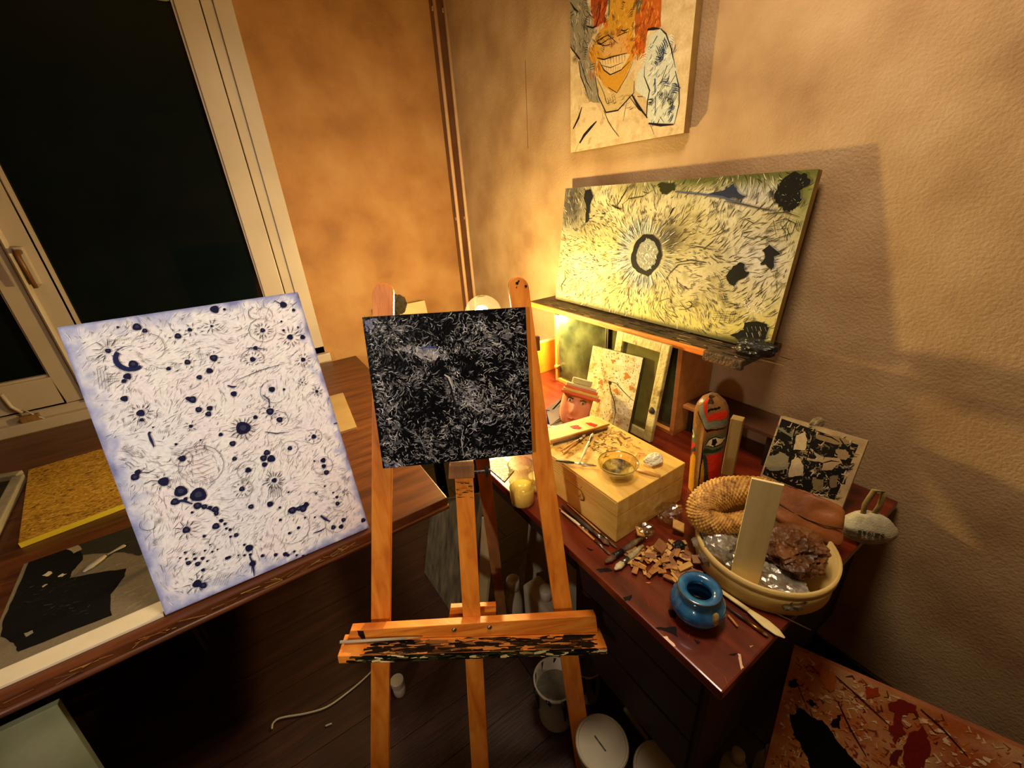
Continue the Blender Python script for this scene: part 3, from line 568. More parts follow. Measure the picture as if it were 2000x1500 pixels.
for k in range(60): a, b_ = p.ab(*Zc(random.uniform(1330, 1470), random.uniform(900, 1000))[0]); p.strokem([(a, b_), (a + random.uniform(-.012, .012), b_ + random.uniform(-.012, .012))], .0015, (240, 238, 226))
finish(rc, p)

# --- portrait hung high on the right wall
up, p = canvas_thing('face_painting', 'painting of a grinning orange face, hung high on the tan wall', V((WX - .045, 1.598, 1.787)), (0, -1, 0), (0, 0, 1), .575, .76, .03, M('canvas_edge_tan', [(150, 112, 50), (126, 92, 38)], scale=16, rough=.7))
MB().box(WX - .015, WX - .001, 1.25, 1.37, 2.3, 2.34).build('hanger', DARKW, up)
def f(x, y, a, b): return mixc(mixc((198, 174, 130), (214, 196, 154), .5 + NZ(a * 5, b * 7, 2)), (176, 146, 104), .3 + .7 * NZ(a * 22, b * 26, 6))
p.grid(f, 40, 50)
Zu = Zm(1060, 0, 4.6875)
TOP = -1400
for poly, c in (((235, TOP, 420, TOP, 400, 0, 480, 250, 420, 420, 500, 520, 480, 700, 530, 940, 430, 930, 330, 620, 330, 540, 250, 430), (134, 124, 100)), ((440, TOP, 640, TOP, 600, 0, 560, 200, 480, 250, 440, 60), (160, 66, 24)), ((600, TOP, 700, TOP, 690, 0, 640, 90, 600, 150), (96, 96, 56)), ((690, TOP, 860, TOP, 860, 120, 830, 260, 850, 500, 790, 640, 700, 830, 620, 845, 500, 700, 420, 480, 500, 330, 610, 150), (190, 138, 44)), ((850, 90, 900, 0, 940, TOP, 1090, TOP, 1085, 0, 1080, 255, 965, 280, 930, 480, 860, 520, 840, 260), (170, 86, 30)), ((850, 0, 920, 0, 900, 90, 860, 130), (96, 90, 60)), ((500, 420, 620, 330, 760, 300, 800, 470, 560, 520), (196, 152, 84)), ((520, 560, 640, 510, 770, 485, 800, 505, 720, 640, 620, 690, 560, 640), (210, 180, 124)), ((480, 690, 600, 850, 700, 830, 840, 640, 840, 760, 820, 870, 700, 1000, 590, 1030, 530, 940), (190, 164, 108)), ((1080, 262, 1150, 330, 1200, 520, 1250, 780, 1250, 950, 1210, 1130, 970, 1130, 950, 900, 850, 830, 860, 700, 940, 560, 980, 330), (190, 192, 172)), ((440, 930, 500, 960, 640, 1200, 700, 1260, 320, 1370, 300, 1200, 350, 960), (206, 182, 140))):
    p.poly(Zu(*poly), c, .003)
def scrib(x0, x1, y0, y1, n, cols, L, t0, w_):
    for k in range(n):
        X, Y = Zu(random.uniform(x0, x1), random.uniform(y0, y1))[0]; t = t0 + random.uniform(-.35, .35); l = random.uniform(.4, 1) * L
        p.stroke([(X, Y), (X + l * .5 * math.cos(t), Y + l * .5 * math.sin(t)), (X + l * math.cos(t + .15), Y + l * math.sin(t + .15))], random.uniform(.4, 1) * w_, random.choice(cols))
scrib(250, 460, 0, 480, 90, [(90, 84, 70), (160, 150, 126), (60, 56, 52), (180, 170, 146)], 16, 1.3, .005)
scrib(350, 510, 520, 900, 70, [(150, 140, 116), (200, 190, 160), (80, 72, 70)], 14, 1.4, .003)
scrib(450, 590, 0, 230, 50, [(180, 60, 16), (130, 44, 20), (200, 110, 30)], 16, 1.7, .006)
scrib(880, 1070, 0, 250, 60, [(190, 100, 30), (140, 56, 20), (206, 130, 50)], 14, 1.6, .007)
scrib(640, 840, 60, 330, 80, [(214, 170, 50), (176, 116, 30), (200, 140, 60)], 10, 1.8, .005)
scrib(830, 940, 300, 520, 50, [(196, 96, 20), (170, 60, 16), (206, 130, 30)], 12, 1.8, .007)
scrib(700, 800, 330, 480, 30, [(214, 120, 40), (200, 96, 30)], 8, 1.7, .005)
scrib(420, 520, 430, 700, 40, [(160, 90, 30), (190, 120, 40)], 14, 1.2, .005)
scrib(980, 1230, 330, 1100, 130, [(216, 214, 190), (120, 130, 140), (206, 208, 190), (60, 70, 90), (90, 104, 124)], 20, 1.95, .005)
scrib(640, 860, 850, 1000, 30, [(150, 130, 90), (100, 84, 60)], 10, 2.4, .002)
hatch(p, 26, 1115, 1200, 0, 130, [(60, 50, 46), (40, 34, 40), (96, 84, 66)], (.01, .04), (.004, .008), (.001, .003)); hatch(p, 20, 1180, 1260, 0, 130, [(90, 50, 20), (120, 60, 20), (150, 90, 30)], (.01, .03), (.003, .006), (.001, .003)); hatch(p, 16, 1270, 1325, 80, 230, [(50, 60, 80), (40, 44, 50), (214, 212, 190)], (.015, .04), (.004, .007), (.0015, .004)); hatch(p, 14, 1120, 1330, 200, 270, [(160, 130, 86), (190, 166, 120)], (.01, .03))
LN = (34, 26, 34)
for q, w_ in (((400, 240, 460, 255, 490, 240, 520, 140, 535, 0), .006), ((250, 20, 290, 80, 330, 110), .007), ((400, 100, 470, 170), .003), ((255, 430, 330, 530, 345, 545), .007), ((330, 560, 350, 700, 390, 800, 420, 910), .005), ((345, 560, 400, 740, 450, 830), .004), ((480, 690, 510, 880, 580, 1030, 690, 1010, 790, 900, 835, 850, 840, 740), .005), ((490, 385, 560, 340, 600, 320, 690, 400), .003), ((500, 390, 540, 400, 600, 360, 660, 340), .003), ((510, 360, 505, 400, 570, 420, 640, 400), .003), ((680, 335, 750, 300, 790, 290), .003), ((715, 275, 750, 285, 790, 262), .004), ((500, 530, 560, 545, 640, 520, 770, 487), .004), ((520, 560, 560, 640, 620, 685, 720, 640, 800, 560), .004), ((545, 600, 620, 620, 740, 570), .002), ((600, 800, 680, 850, 770, 700, 830, 560), .003), ((500, 720, 560, 850, 590, 950, 650, 930), .002), ((960, 272, 1010, 262, 1075, 262), .008), ((1080, 262, 1130, 310, 1180, 450, 1215, 620), .004), ((1180, 450, 1195, 530), .009), ((1215, 650, 1250, 800, 1250, 950, 1205, 1140), .004), ((970, 1130, 1080, 1145, 1200, 1140), .009), ((950, 1080, 960, 930, 980, 830, 930, 700), .005), ((985, 830, 930, 700, 935, 600), .003), ((820, 870, 870, 960, 960, 1080), .009), ((790, 880, 880, 1000, 950, 1050), .003), ((770, 930, 750, 1040, 738, 1110), .002), ((280, 1180, 330, 1080, 360, 980), .011), ((340, 1310, 380, 1240, 440, 1170, 495, 1110), .013), ((560, 1010, 600, 1110, 650, 1190, 700, 1250), .003), ((990, 1150, 1020, 1230), .003), ((1030, 720, 1030, 850), .010), ((1035, 880, 1030, 1060), .007), ((1110, 440, 1100, 550), .013), ((1050, 330, 1010, 400), .006), ((1140, 600, 1090, 740), .005), ((1215, 690, 1160, 780), .004), ((1110, 900, 1090, 1000), .004), ((1200, 930, 1150, 1080), .004), ((870, 885, 920, 885), .003), ((300, 1390, 340, 1290), .003), ((1075, 1070, 1110, 1120), .003)):
    p.stroke(Zu(*q), w_, (50, 66, 110) if (1000 < q[0] < 1150 and 400 < q[1] < 1000 and w_ > .006) else LN)
for k in range(9): p.stroke(Zu(545 + k * 26, 548 - k * 7, 552 + k * 25, 600 - k * 5), .0025, (70, 46, 26)); p.stroke(Zu(560 + k * 22, 612, 566 + k * 20, 660 - abs(k - 4) * 6), .002, (90, 60, 34))
for k in range(5): p.stroke(Zu(570 + k * 22, 900 - k * 5, 585 + k * 22, 940), .0025, (60, 50, 40))
finish(up, p)
p2 = 0

# --- red and ochre canvas on the floor at the right
k_ = .719; TLr = CAMP + (PXp(1550, 1265, 1.3) - CAMP) * k_
rr = V((.375, -.93, 0)).normalized(); dn = V((-.93 * .22, -.375 * .22, -TLr.z + .002)); ur = (-dn).normalized()
red, p = canvas_thing('red_canvas', 'red and ochre splattered canvas standing on the floor by the right wall', TLr + dn, rr, ur, .78, dn.length, .02, M('red_edge', [(120, 60, 30), (150, 86, 44)], scale=16, rough=.7))
def f(x, y, a, b):
    c = mixc((176, 120, 70), (160, 84, 40), .5 + 1.3 * NZ(a * 6, b * 6, 2)); c = mixc(c, (190, 152, 110), .9 * NZ(a * 11, b * 12, 6) + .15); return mixc(c, (120, 40, 20), 1.4 * NZ(a * 8, b * 7, 11) - .25)
p.grid(f, 90, 80)
for k in range(1500):
    a = random.uniform(.005, .77); b_ = random.uniform(.005, p.h - .01); t = 1.6 * NZ(a * 10, b_ * 10, 1) + random.choice([0, 1.57]); L = random.uniform(.006, .022)
    p.strokem([(a, b_), (a + L * .5 * math.cos(t), b_ + L * .5 * math.sin(t)), (a + L * math.cos(t + 1), b_ + L * math.sin(t + 1))], random.uniform(.002, .006), random.choice([(206, 172, 130), (110, 50, 26), (196, 156, 110), (150, 60, 26), (84, 40, 26), (180, 110, 50)]))
for k in range(900):
    a = random.uniform(.01, .77); b_ = random.uniform(.01, p.h - .015); v_ = NZ(a * 9, b_ * 9, 21)
    p.dotm(a, b_, random.uniform(.002, .007), random.choice([(206, 168, 124), (196, 150, 100), (214, 180, 140)] if v_ > .05 else [(120, 36, 18), (170, 90, 36), (150, 56, 24), (190, 120, 60)]), 7, .35, random.uniform(.4, 1))
Zr = Zm(1080, 1200, 2.1739)
for poly, c in (((1420, 370, 1480, 360, 1540, 390, 1560, 430, 1500, 410, 1480, 440, 1490, 500, 1450, 540, 1430, 490, 1450, 430), (110, 26, 14)), ((1500, 510, 1570, 480, 1600, 540, 1580, 652, 1500, 652, 1480, 560), (104, 24, 14)), ((1320, 300, 1390, 310, 1380, 350, 1330, 350), (150, 50, 24)), ((1130, 230, 1200, 250, 1190, 330, 1150, 310), (170, 90, 40)), ((1010, 430, 1050, 395, 1090, 430, 1140, 450, 1180, 490, 1230, 560, 1260, 600, 1310, 640, 1320, 700, 1100, 700, 1080, 600, 1040, 540, 1020, 500), (10, 8, 10)), ((1075, 362, 1100, 358, 1120, 380, 1095, 390), (14, 8, 10)), ((1190, 440, 1220, 430, 1215, 480, 1180, 470), (16, 10, 10)), ((1000, 290, 1030, 270, 1040, 300, 1010, 310), (12, 8, 10)), ((1440, 580, 1480, 570, 1470, 640, 1430, 640), (90, 24, 16))):
    p.poly(Zr(*poly), c, .004)
for q in ((1040, 300, 1080, 400), (1200, 260, 1300, 350, 1430, 470), (1210, 370, 1260, 480, 1330, 600), (1560, 400, 1650, 480, 1760, 600), (1100, 430, 1090, 400)): p.stroke(Zr(*q), .004, (50, 22, 16))
finish(red, p)

# ================================================================== EASEL
def EP(u, v, off): return PP(u, v, bc_o + en * off, en)
bc_o = P_e = V(bc.location)                      # a point on the painted face of the black canvas
ez = empty('easel', (.2, .62, 0), 'orange pine artist easel with a paint crusted tray', 'easel')
LOFF = -.0185                                    # front of the legs = back of the canvas
def leg_part(name, tl, tr, bl, br, off, t, mat, parent, round_top=True, floor=True):
    a, b2, c, d = EP(*tl, off), EP(*tr, off), EP(*bl, off), EP(*br, off)
    if floor:
        c = a + (c - a) * ((a.z - .004) / (a.z - c.z)); d = b2 + (d - b2) * ((b2.z - .004) / (b2.z - d.z))
    poly = [c, d]
    if round_top:
        ww = (b2 - a); up_ = ((a - c).normalized() + (b2 - d).normalized()).normalized(); mid = (a + b2) / 2
        poly += [mid + ww / 2 * math.cos(t_) + up_ * ww.length / 2 * math.sin(t_) for t_ in [math.pi * i / 10 for i in range(11)]]
    else: poly += [b2, a]
    return MB().prism(poly, -en * t).build(name, mat, parent, .002)
leg_part('front_leg', (727, 574), (768, 572), (723.5, 1500), (759, 1500), LOFF, .02, PINE, ez)
rl = leg_part('front_leg', (993.5, 562), (1033, 560), (1126, 1500), (1160, 1500), LOFF, .02, PINE, ez)
ms = leg_part('mast', (887, 912), (923, 910), (921, 1500), (955, 1500), -.002, .018, PINE, ez, False)
a = EP(945, 920, -.08); c = PZp(985, 1235, .0)
d_ = (c - a).normalized(); sx = d_.cross(en).normalized()
MB().obox(a + sx * .018 - d_ * .12, -sx * .036, -en * .02, d_ * ((c - a).length + .11)).build('rear_leg', PINED, ez, .002)
a1, a2 = EP(772, 700, LOFF - .021), EP(1040, 686, LOFF - .021)
MB().obox(a1 - (a2 - a1) * .1, (a2 - a1) * 1.16, eu * .035, -en * .02).build('top_crossbar', PINED, ez, .002)
# clamp on top of the mast that carries the canvas
cl = MB().prism([EP(876, 936, .012), EP(927, 934, .012), EP(926, 909, .012), EP(877, 911, .012)], -en * .035).build('canvas_clamp', PINED, ez, .002)
cs = Q0 = EP(888, 905, 0)
MB().obox(EP(880, 911, .014), EP(924, 909, .014) - EP(880, 911, .014), eu * .012, en * .004).build('clamp_lip', PINED, cl, .001)
bp = EP(940, 921, .0); MB().tube([bp - er * .03, bp + er * .022], .004, 8).build('clamp_bolt', BLACKP, cl)
MB().tube([bp + er * .012 - eu * .016, bp + er * .014, bp + er * .012 + eu * .014], [.003, .006, .003], 8).build('wing_nut', BLACKP, cl)
# tray: backing board, block, ledge
OB = .022
tb = MB().prism([EP(679, 1250, OB), EP(1168, 1236, OB), EP(1164, 1203, OB), EP(700, 1231, OB), EP(684, 1232, OB)], -en * .024).build('tray_backboard', PINEH, ez, .0015)
MB().prism([EP(876, 1212, -.022), EP(969, 1208, -.022), EP(969, 1183, -.022), EP(880, 1187, -.022)], -en * .016).build('mast_block', PINEH, ez, .001)
lz_a, lz_b = EP(679, 1251, OB), EP(1168, 1237, OB)
lr = (lz_b - lz_a)
ledge = MB().obox(lz_a - lr * .018 - en * .02, lr * 1.034, en * .066, -eu * .022).build('tray_ledge', PINEH, ez, .002)
for u, v in ((887, 1230), (956, 1225)):
    q = EP(u, v, OB); MB().lathe([(.0065, -.001), (.006, .002), (.004, .0038), (.0005, .0045)], q, 16, en).build('bolt_head', METAL, ez, 0, True)
# crusted paint on tray
lrn = lr.normalized(); p = Paint(lz_a - lr * .018 + en * .046 - eu * .022, lrn, eu, lr.length * 1.034, .022); p.n = en; p.lift = .0006
for k in range(420):
    a = random.uniform(.0, p.w * (.92 if random.random() < .9 else 1)); b_ = random.uniform(.001, .021); g = (a / p.w)
    if g < .08 and random.random() < .7: continue
    p.strokem([(a, b_), (a + random.uniform(.004, .02), b_ + random.uniform(-.004, .004)), (a + random.uniform(.02, .04), b_ + random.uniform(-.006, .006))], random.uniform(.004, .012), random.choice([(22, 20, 12), (30, 28, 16), (44, 42, 22), (16, 14, 10), (60, 58, 34), (20, 18, 10), (26, 24, 14)] * 3 + [(150, 130, 70), (206, 190, 130), (226, 214, 170)]))
tag(p.mb.build('dried_paint', PIGG, ledge), kind='stuff')
p = Paint(lz_a - lr * .018 + en * .0005, lrn, en, lr.length * 1.034, .046); p.n = eu; p.lift = .0006
for k in range(260):
    a = random.uniform(.07, .92) * p.w; b_ = random.uniform(.004, .046)
    p.strokem([(a, b_), (a + random.uniform(.01, .03), b_ + random.uniform(-.004, .004)), (a + random.uniform(.03, .06), b_)], random.uniform(.004, .012), random.choice([(18, 14, 10), (30, 22, 12), (14, 12, 10), (20, 15, 10), (24, 18, 12), (120, 76, 36), (170, 110, 50), (60, 40, 20)]))
tag(p.mb.build('dried_paint', PIGG, ledge), kind='stuff')
p = Paint(lz_a + en * .0, lrn, eu, lr.length, .048); p.lift = .0008
Zt = Zm(640, 1180, 3.448)
for poly, c in (((210, 170, 250, 165, 260, 235, 235, 230, 215, 200), (24, 14, 8)), ((650, 218, 900, 206, 1140, 192, 1142, 240, 1000, 250, 900, 240, 700, 232), (20, 12, 12)), ((950, 225, 1080, 210, 1100, 222, 1090, 250, 1000, 250), (196, 140, 96)), ((1230, 225, 1400, 205, 1600, 185, 1700, 182, 1700, 205, 1500, 225, 1300, 240), (186, 136, 76)), ((1710, 215, 1760, 212, 1760, 240, 1715, 245), (18, 12, 10)), ((1790, 215, 1820, 212, 1822, 236, 1790, 238), (18, 12, 10)), ((695, 200, 720, 198, 715, 208, 700, 210), (30, 18, 10))):
    p.poly(Zt(*poly), c, .0008)
tag(p.mb.build('dried_paint', PIGG, tb), kind='stuff')
# specks on the leg tops and crust on the mast
for part, cx, cy, sp in ((rl, 1012, 560, ((1010, 553, .0035), (1027, 559, .003), (1013, 549, .002), (1009, 561, .0015))),):
    p = Paint(EP(cx, cy, LOFF) - er * .1 - eu * .1, er, eu, .2, .2); p.lift = .0006
    for u, v, r0 in sp: p.dot(u, v, r0, (14, 12, 12))
    for k in range(14):
        v = random.choice([870, 925, 948, 1000, 1120, 1190]) + random.uniform(-6, 6)
    tag(p.mb.build('paint_specks', PIG, part), kind='stuff')
p = Paint(EP(887, 1000, -.002), er, eu, .06, .2); p.o = EP(880, 1000, -.002); p.lift = .0006
for k in range(40):
    u = random.uniform(888, 924); v = random.uniform(940, 972); p.stroke([(u, v), (u + random.uniform(2, 10), v + random.uniform(-1, 1))], random.uniform(.001, .004), random.choice([(40, 26, 10), (90, 60, 24), (30, 24, 10), (120, 100, 30), (60, 60, 24)]))
tag(p.mb.build('dried_paint', PIGG, ms), kind='stuff')
# thin white dowel brush lying on the tray
a = EP(664, 1254, OB + .012); b_ = EP(822, 1245, OB + .006)
br = empty('thin_white_brush', (a + b_) / 2, 'thin white brush handle lying across the left end of the easel tray', 'brush')
MB().tube([a, a + (b_ - a) * .8], .0036, 8).build('handle', PLASW, br, 0, True)
MB().tube([a + (b_ - a) * .8, b_], [.0036, .0022], 8).build('bristles', M('bristle_tan', [(150, 110, 60), (180, 140, 84)], scale=60), br, 0, True)

# ================================================================== LAMP
gc = CAMP + ray(944, 613) * 1.86; R0 = .083
lamp = empty('globe_lamp', (gc.x, gc.y, T), 'lit table lamp with a clear glass globe behind the black canvas', 'lamp')
MB().lathe([(.07, 0), (.07, .012), (.03, .024), (.012, .04), (.010, gc.z - T - R0 - .03), (.028, gc.z - T - R0 - .02), (.028, gc.z - T - R0 + .012)], (gc.x, gc.y, T), 28).build('stand', BRASS, lamp, 0, True)
MB().lathe([(.028, -R0 + .008)] + [(R0 * math.cos(t), R0 * math.sin(t)) for t in [math.radians(-68 + i * 10) for i in range(16)]] + [(.012, R0 * .99), (.001, R0)], gc, 32, caps=False).build('glass_globe', Mglobe('lamp_globe'), lamp, 0, True)
bl = gc + V((-.012, -.008, .012))
MB().lathe([(.012, -.06), (.013, -.035), (.022, -.018), (.029, .0), (.027, .014), (.017, .025), (.001, .030)], bl, 20).build('bulb', Memit('bulb_glow', BULB_COLOR, BULB_STRENGTH), lamp, 0, True)
MB().lathe([(.016, -R0 - .0), (.016, -.055)], gc + V((-.012, -.008, .012)), 14).build('socket', BRASS, lamp, 0, True)

# ================================================================== generic small builders
def crumple(name, c, r, mat, label=None, cat=None, group=None, sc=(1, 1, 1), amp=.5, f=3.0, seed=0, sub=4, parent=None, flat=True, zmin=None):
    bm = bmesh.new(); bmesh.ops.create_icosphere(bm, subdivisions=sub, radius=1)
    mb = MB(); c = V(c)
    for v in bm.verts:
        q = v.co; d5 = noise.voronoi(q * f * .8 + V((seed * 7.3, seed, 0)))[0]; d6 = noise.voronoi(q * f * 1.9 + V((seed * 3.1, 0, seed)))[0]; k = 1 + amp * .5 * (.35 - (d5[1] - d5[0])) + amp * .28 * (.3 - (d6[1] - d6[0])) + amp * .5 * noise.noise(q * 1.6 + V((seed, 3, 1)))
        w_ = V((q.x * sc[0], q.y * sc[1], q.z * sc[2])) * r * k + c
        if zmin is not None and w_.z < zmin: w_.z = zmin
        mb.v.append(w_)
    mb.f = [[v.index for v in fc.verts] for fc in bm.faces]; mb.c = [None] * len(mb.f); bm.free()
    o = mb.build(name, mat, parent, 0, not flat)
    if parent is None: tag(o, label, cat, group)
    return o
def brush(a, b, label, hm, bmn, r=.004, fer=.16, bri=.14, name='paint_brush', group='brushes and tools on the desk', ferm=None, brw=1.5):
    a, b = V(a), V(b); d = b - a; o = empty(name, (a + b) / 2, label, 'brush', group)
    k1 = 1 - fer - bri; MB().tube([a, a + d * .25, a + d * k1 * .7, a + d * k1], [r * .5, r * .8, r * 1.15, r * .9], 8).build('handle', hm, o, 0, True)
    MB().tube([a + d * k1, a + d * (k1 + fer)], [r * .9, r * 1.1], 8).build('ferrule', ferm or METAL, o, 0, True)
    MB().tube([a + d * (k1 + fer), a + d * (k1 + fer + bri * .5), b], [r * 1.1, r * brw, r * .4], 8, flat=.6).build('bristles', bmn, o, 0, True)
    return o
def stick(name, a, b, r, mat, label, cat, group=None, taper=.8, flat=1, n=8):
    o = MB().tube([V(a), (V(a) + V(b)) / 2 + V((0, 0, .0005)), V(b)], [r, r, r * taper], n, flat=flat).build(name, mat, None, 0, True); return tag(o, label, cat, group)
def bottle(name, x, y, z, h, r, label, mat, capm, group=None, cat='bottle', neck=.45, hc=.2):
    o = empty(name, (x, y, z), label, cat, group)
    MB().lathe([(r * .92, 0), (r, .006), (r, h * .55), (r * .9, h * .65), (r * neck, h * .76), (r * neck, h * .82)], (x, y, z), 24).build('body', mat, o, 0, True)
    MB().lathe([(r * neck * 1.15, h * .80), (r * neck * 1.15, h * .98), (r * neck * 1.0, h)], (x, y, z), 20).build('cap', capm, o, 0, True)
    return o
def jar(name, x, y, z, h, r, label, lidh=.25, mat=PLASW, group=None):
    o = empty(name, (x, y, z), label, 'jar', group)
    MB().lathe([(r * .9, 0), (r * .98, .005), (r, h * (1 - lidh))], (x, y, z), 26).build('body', mat, o, 0, True)
    MB().lathe([(r * 1.06, h * (1 - lidh) - .004), (r * 1.08, h * .97), (r * 1.02, h), (r * .2, h)], (x, y, z), 26).build('lid', mat, o)
    return o

# ================================================================== ON THE LEFT TABLE
# chipboard panel
def flat_board(name, pts, z, t, mat, label, cat, bevel=.001, part='board'):
    r = tag(MB().prism([V((q.x, q.y, z)) for q in pts], (0, 0, t)).build(name, mat, None, bevel), label, cat); return r
zt = T + .02
pts = [PZp(35, 1061, zt), PZp(251, 980, zt), PZp(212, 873, zt), PZp(55, 917, zt)]; e1 = (pts[1] - pts[0]); pts[1] = pts[1] + e1 * .25; pts[2] = pts[2] + e1 * .25
OSB = M('chipboard', [(96, 62, 8), (160, 112, 14), (190, 140, 24), (206, 170, 80)], scale=34, stretch=(1, 2.2, 1), detail=6, dist=2.6, rough=.6, bump=.3, pos=[.34, .45, .55, .66])
ob = empty('chipboard_panel', (pts[0] + pts[2]) / 2, 'golden chipboard panel with a yellow edge lying behind the dotted canvas', 'board')
MB().prism([V((q.x, q.y, T + .001)) for q in pts], (0, 0, .018)).build('panel', OSB, ob, .001)
ya = V((pts[0].x, pts[0].y - .0012, T + .0012)); MB().obox(ya, V((pts[1].x - pts[0].x, pts[1].y - pts[0].y, 0)), (0, .0011, 0), (0, 0, .0178)).build('yellow_edge', M('yellow_paint', [(214, 180, 20), (226, 196, 40)], scale=10), ob)
# painted panel with white margin
PZ_ = T + .008
pr = Paint((-1.12, 1.075, PZ_), (1, 0, 0), (0, 1, 0), .742, .46)
prt = empty('monochrome_panel', (-.75, 1.3, T), 'flat panel painted black and grey with a white margin, on the table', 'painting')
eA, eB = PZp(64, 1062, PZ_), PZp(0, 1212, PZ_)
def eX(y): return eA.x + (eB.x - eA.x) * (y - eA.y) / (eB.y - eA.y)
MB().prism([(eX(1.075), 1.075, T + .0005), (-.378, 1.075, T + .0005), (-.378, 1.535, T + .0005), (eX(1.535), 1.535, T + .0005)], (0, 0, PZ_ - T - .0005)).build('panel', M('primed_white', [(206, 192, 160), (220, 208, 180)], scale=8, rough=.6), prt, .001)
# the photo shows brown table at its left, so the panel narrows there: dark paint fields
Zp = Zm(0, 1000, 3.947)
G1, G2, DK = (112, 100, 80), (134, 118, 94), (16, 15, 13)
pr.face([(eX(1.128) + 1.12, .053), (.7415, .053), (.7415, .4595), (eX(1.5345) + 1.12, .4595)], G1)
pr.lift += .0002
for k in range(240):
    X, Y = Zp(random.uniform(500, 1240), random.uniform(20, 900))[0]; a_, b_ = pr.ab(X, Y)
    if b_ > .06: pr.strokem([(a_, b_), (a_ + random.uniform(.01, .03), b_ + random.uniform(-.004, .004))], random.uniform(.003, .009), random.choice([G1, G2, (104, 94, 74), (124, 110, 88)]))
pr.lift += .0002
for poly, c in (((10, 960, 110, 1010, 140, 1080, 860, 800, 850, 640, 960, 500, 970, 440, 800, 460, 540, 510, 560, 460, 640, 370, 620, 260, 330, 240, 270, 260, 190, 480, 100, 670, 20, 850), DK), ((300, 240, 640, 120, 830, 30, 1030, 20, 1120, 310, 1080, 340, 960, 310, 640, 330, 620, 290), (44, 42, 32)), ((800, 100, 900, 40, 1030, 60, 1030, 20, 900, 20, 700, 70), (130, 122, 96)), ((490, 270, 520, 235, 590, 215, 630, 290, 570, 320), (142, 128, 102)), ((330, 490, 380, 455, 410, 470, 370, 500), (176, 164, 130)), ((445, 500, 480, 478, 515, 478, 480, 500), (180, 168, 134)), ((320, 575, 360, 555, 370, 560, 335, 580), (150, 140, 110)), ((185, 940, 250, 915, 265, 930, 200, 965), (130, 124, 100))):
    pr.poly(Zp(*poly), c, .0015)
for k in range(70):
    X, Y = Zp(random.uniform(100, 700), random.uniform(520, 800))[0]; pr.stroke([(X, Y), (X + random.uniform(4, 18), Y - random.uniform(1, 6))], random.uniform(.0006, .002), random.choice([(60, 56, 46), (90, 84, 66), (30, 28, 24), (40, 38, 32)]))
for k in range(30):
    X, Y = Zp(random.uniform(640, 1000), random.uniform(30, 300))[0]; pr.stroke([(X, Y), (X + random.uniform(8, 30), Y - random.uniform(2, 12))], random.uniform(.0008, .003), random.choice([(90, 84, 66), (60, 56, 44), (30, 28, 22)]))
pr.mb.build('painted_face', PIG, prt)
# cream palette knife on it
ka, kb, kc = (PZp(*Zp(645, 462)[0], PZ_ + .006), PZp(*Zp(815, 335)[0], PZ_ + .008), PZp(*Zp(965, 255)[0], PZ_ + .004))
pk = empty('palette_knife', (ka + kc) / 2, 'cream palette knife lying on the black and grey panel', 'knife')
MB().tube([ka, ka.lerp(kb, .3), ka.lerp(kb, .8), kb], [.004, .010, .009, .005], 10, flat=.55).build('handle', PLASW, pk, 0, True)
MB().tube([kb, kb.lerp(kc, .4), kc.lerp(kb, .1), kc], [.004, .005, .009, .006], 8, flat=.2).build('blade', PLASW, pk, 0, True)
# picture frame, only a corner in view
fz = T + .03
fa, fb, fc = PZp(58, 916, fz), PZp(-90, 945, fz), PZp(-30, 1050, fz)
fr = empty('picture_frame', V((fa.x - .2, fa.y - .15, T)), 'grey picture frame corner at the left edge beside the chipboard', 'frame')
GREYW = M('grey_frame', [(128, 120, 100), (156, 146, 124)], scale=10, rough=.6, bump=.2)
def rail(a, b, w_, nm='rail'):
    d = (b - a).normalized(); s_ = V((-d.y, d.x, 0)); MB().obox(V((a.x, a.y, T + .001)) - s_ * w_ / 2, (b - a), s_ * w_, (0, 0, .028)).build(nm, GREYW, fr, .004)
fa = fa + V((-.03, .0, 0)); rail(fa, fa + (fb - fa) * 1.6, .034); rail(fa + (fc - fa) * .06, fa + (fc - fa) * 2.1, .034)
d1 = (fb - fa) * 1.6; d2 = (fc - fa) * 2.0
rail(fa + d1 + d2 * .05, fa + d1 + d2, .034); rail(fa + d2, fa + d1 + d2, .034)
MB().prism([V((q.x, q.y, T + .006)) for q in (fa, fa + d1, fa + d1 + d2, fa + d2)], (0, 0, .004)).build('picture', M('dark_green_picture', [(24, 26, 18), (46, 46, 32)], scale=14, rough=.35), fr)
# thin beige board behind the dotted canvas
q = [PZp(697, 834, T + .012), PZp(670, 767, T + .012)]; d = V((-.35, .02, 0))
flat_board('beige_board', [q[0] + d, q[0], q[1], q[1] + d], T + .001, .012, M('beige_board', [(150, 120, 76), (170, 140, 94)], rough=.7), 'thin beige board lying on the back table behind the dotted canvas', 'board')

# green panel leaning under the table
gx = PYp(122, 1346, 1.12).x; gb = PYp(235, 1500, 1.02)
GREEN = M('pale_green_paint', [(112, 118, 84), (138, 142, 106), (150, 152, 120)], scale=5, rough=.7, bump=.2)
gp = tag(MB().obox((-1.6, .98, .002), (gx + 1.6 - .0, 0, 0), (0, .018, 0), (0, .10, .635)).build('green_panel', GREEN, None, .002), 'pale green panel leaning under the brown table at the lower left', 'panel')

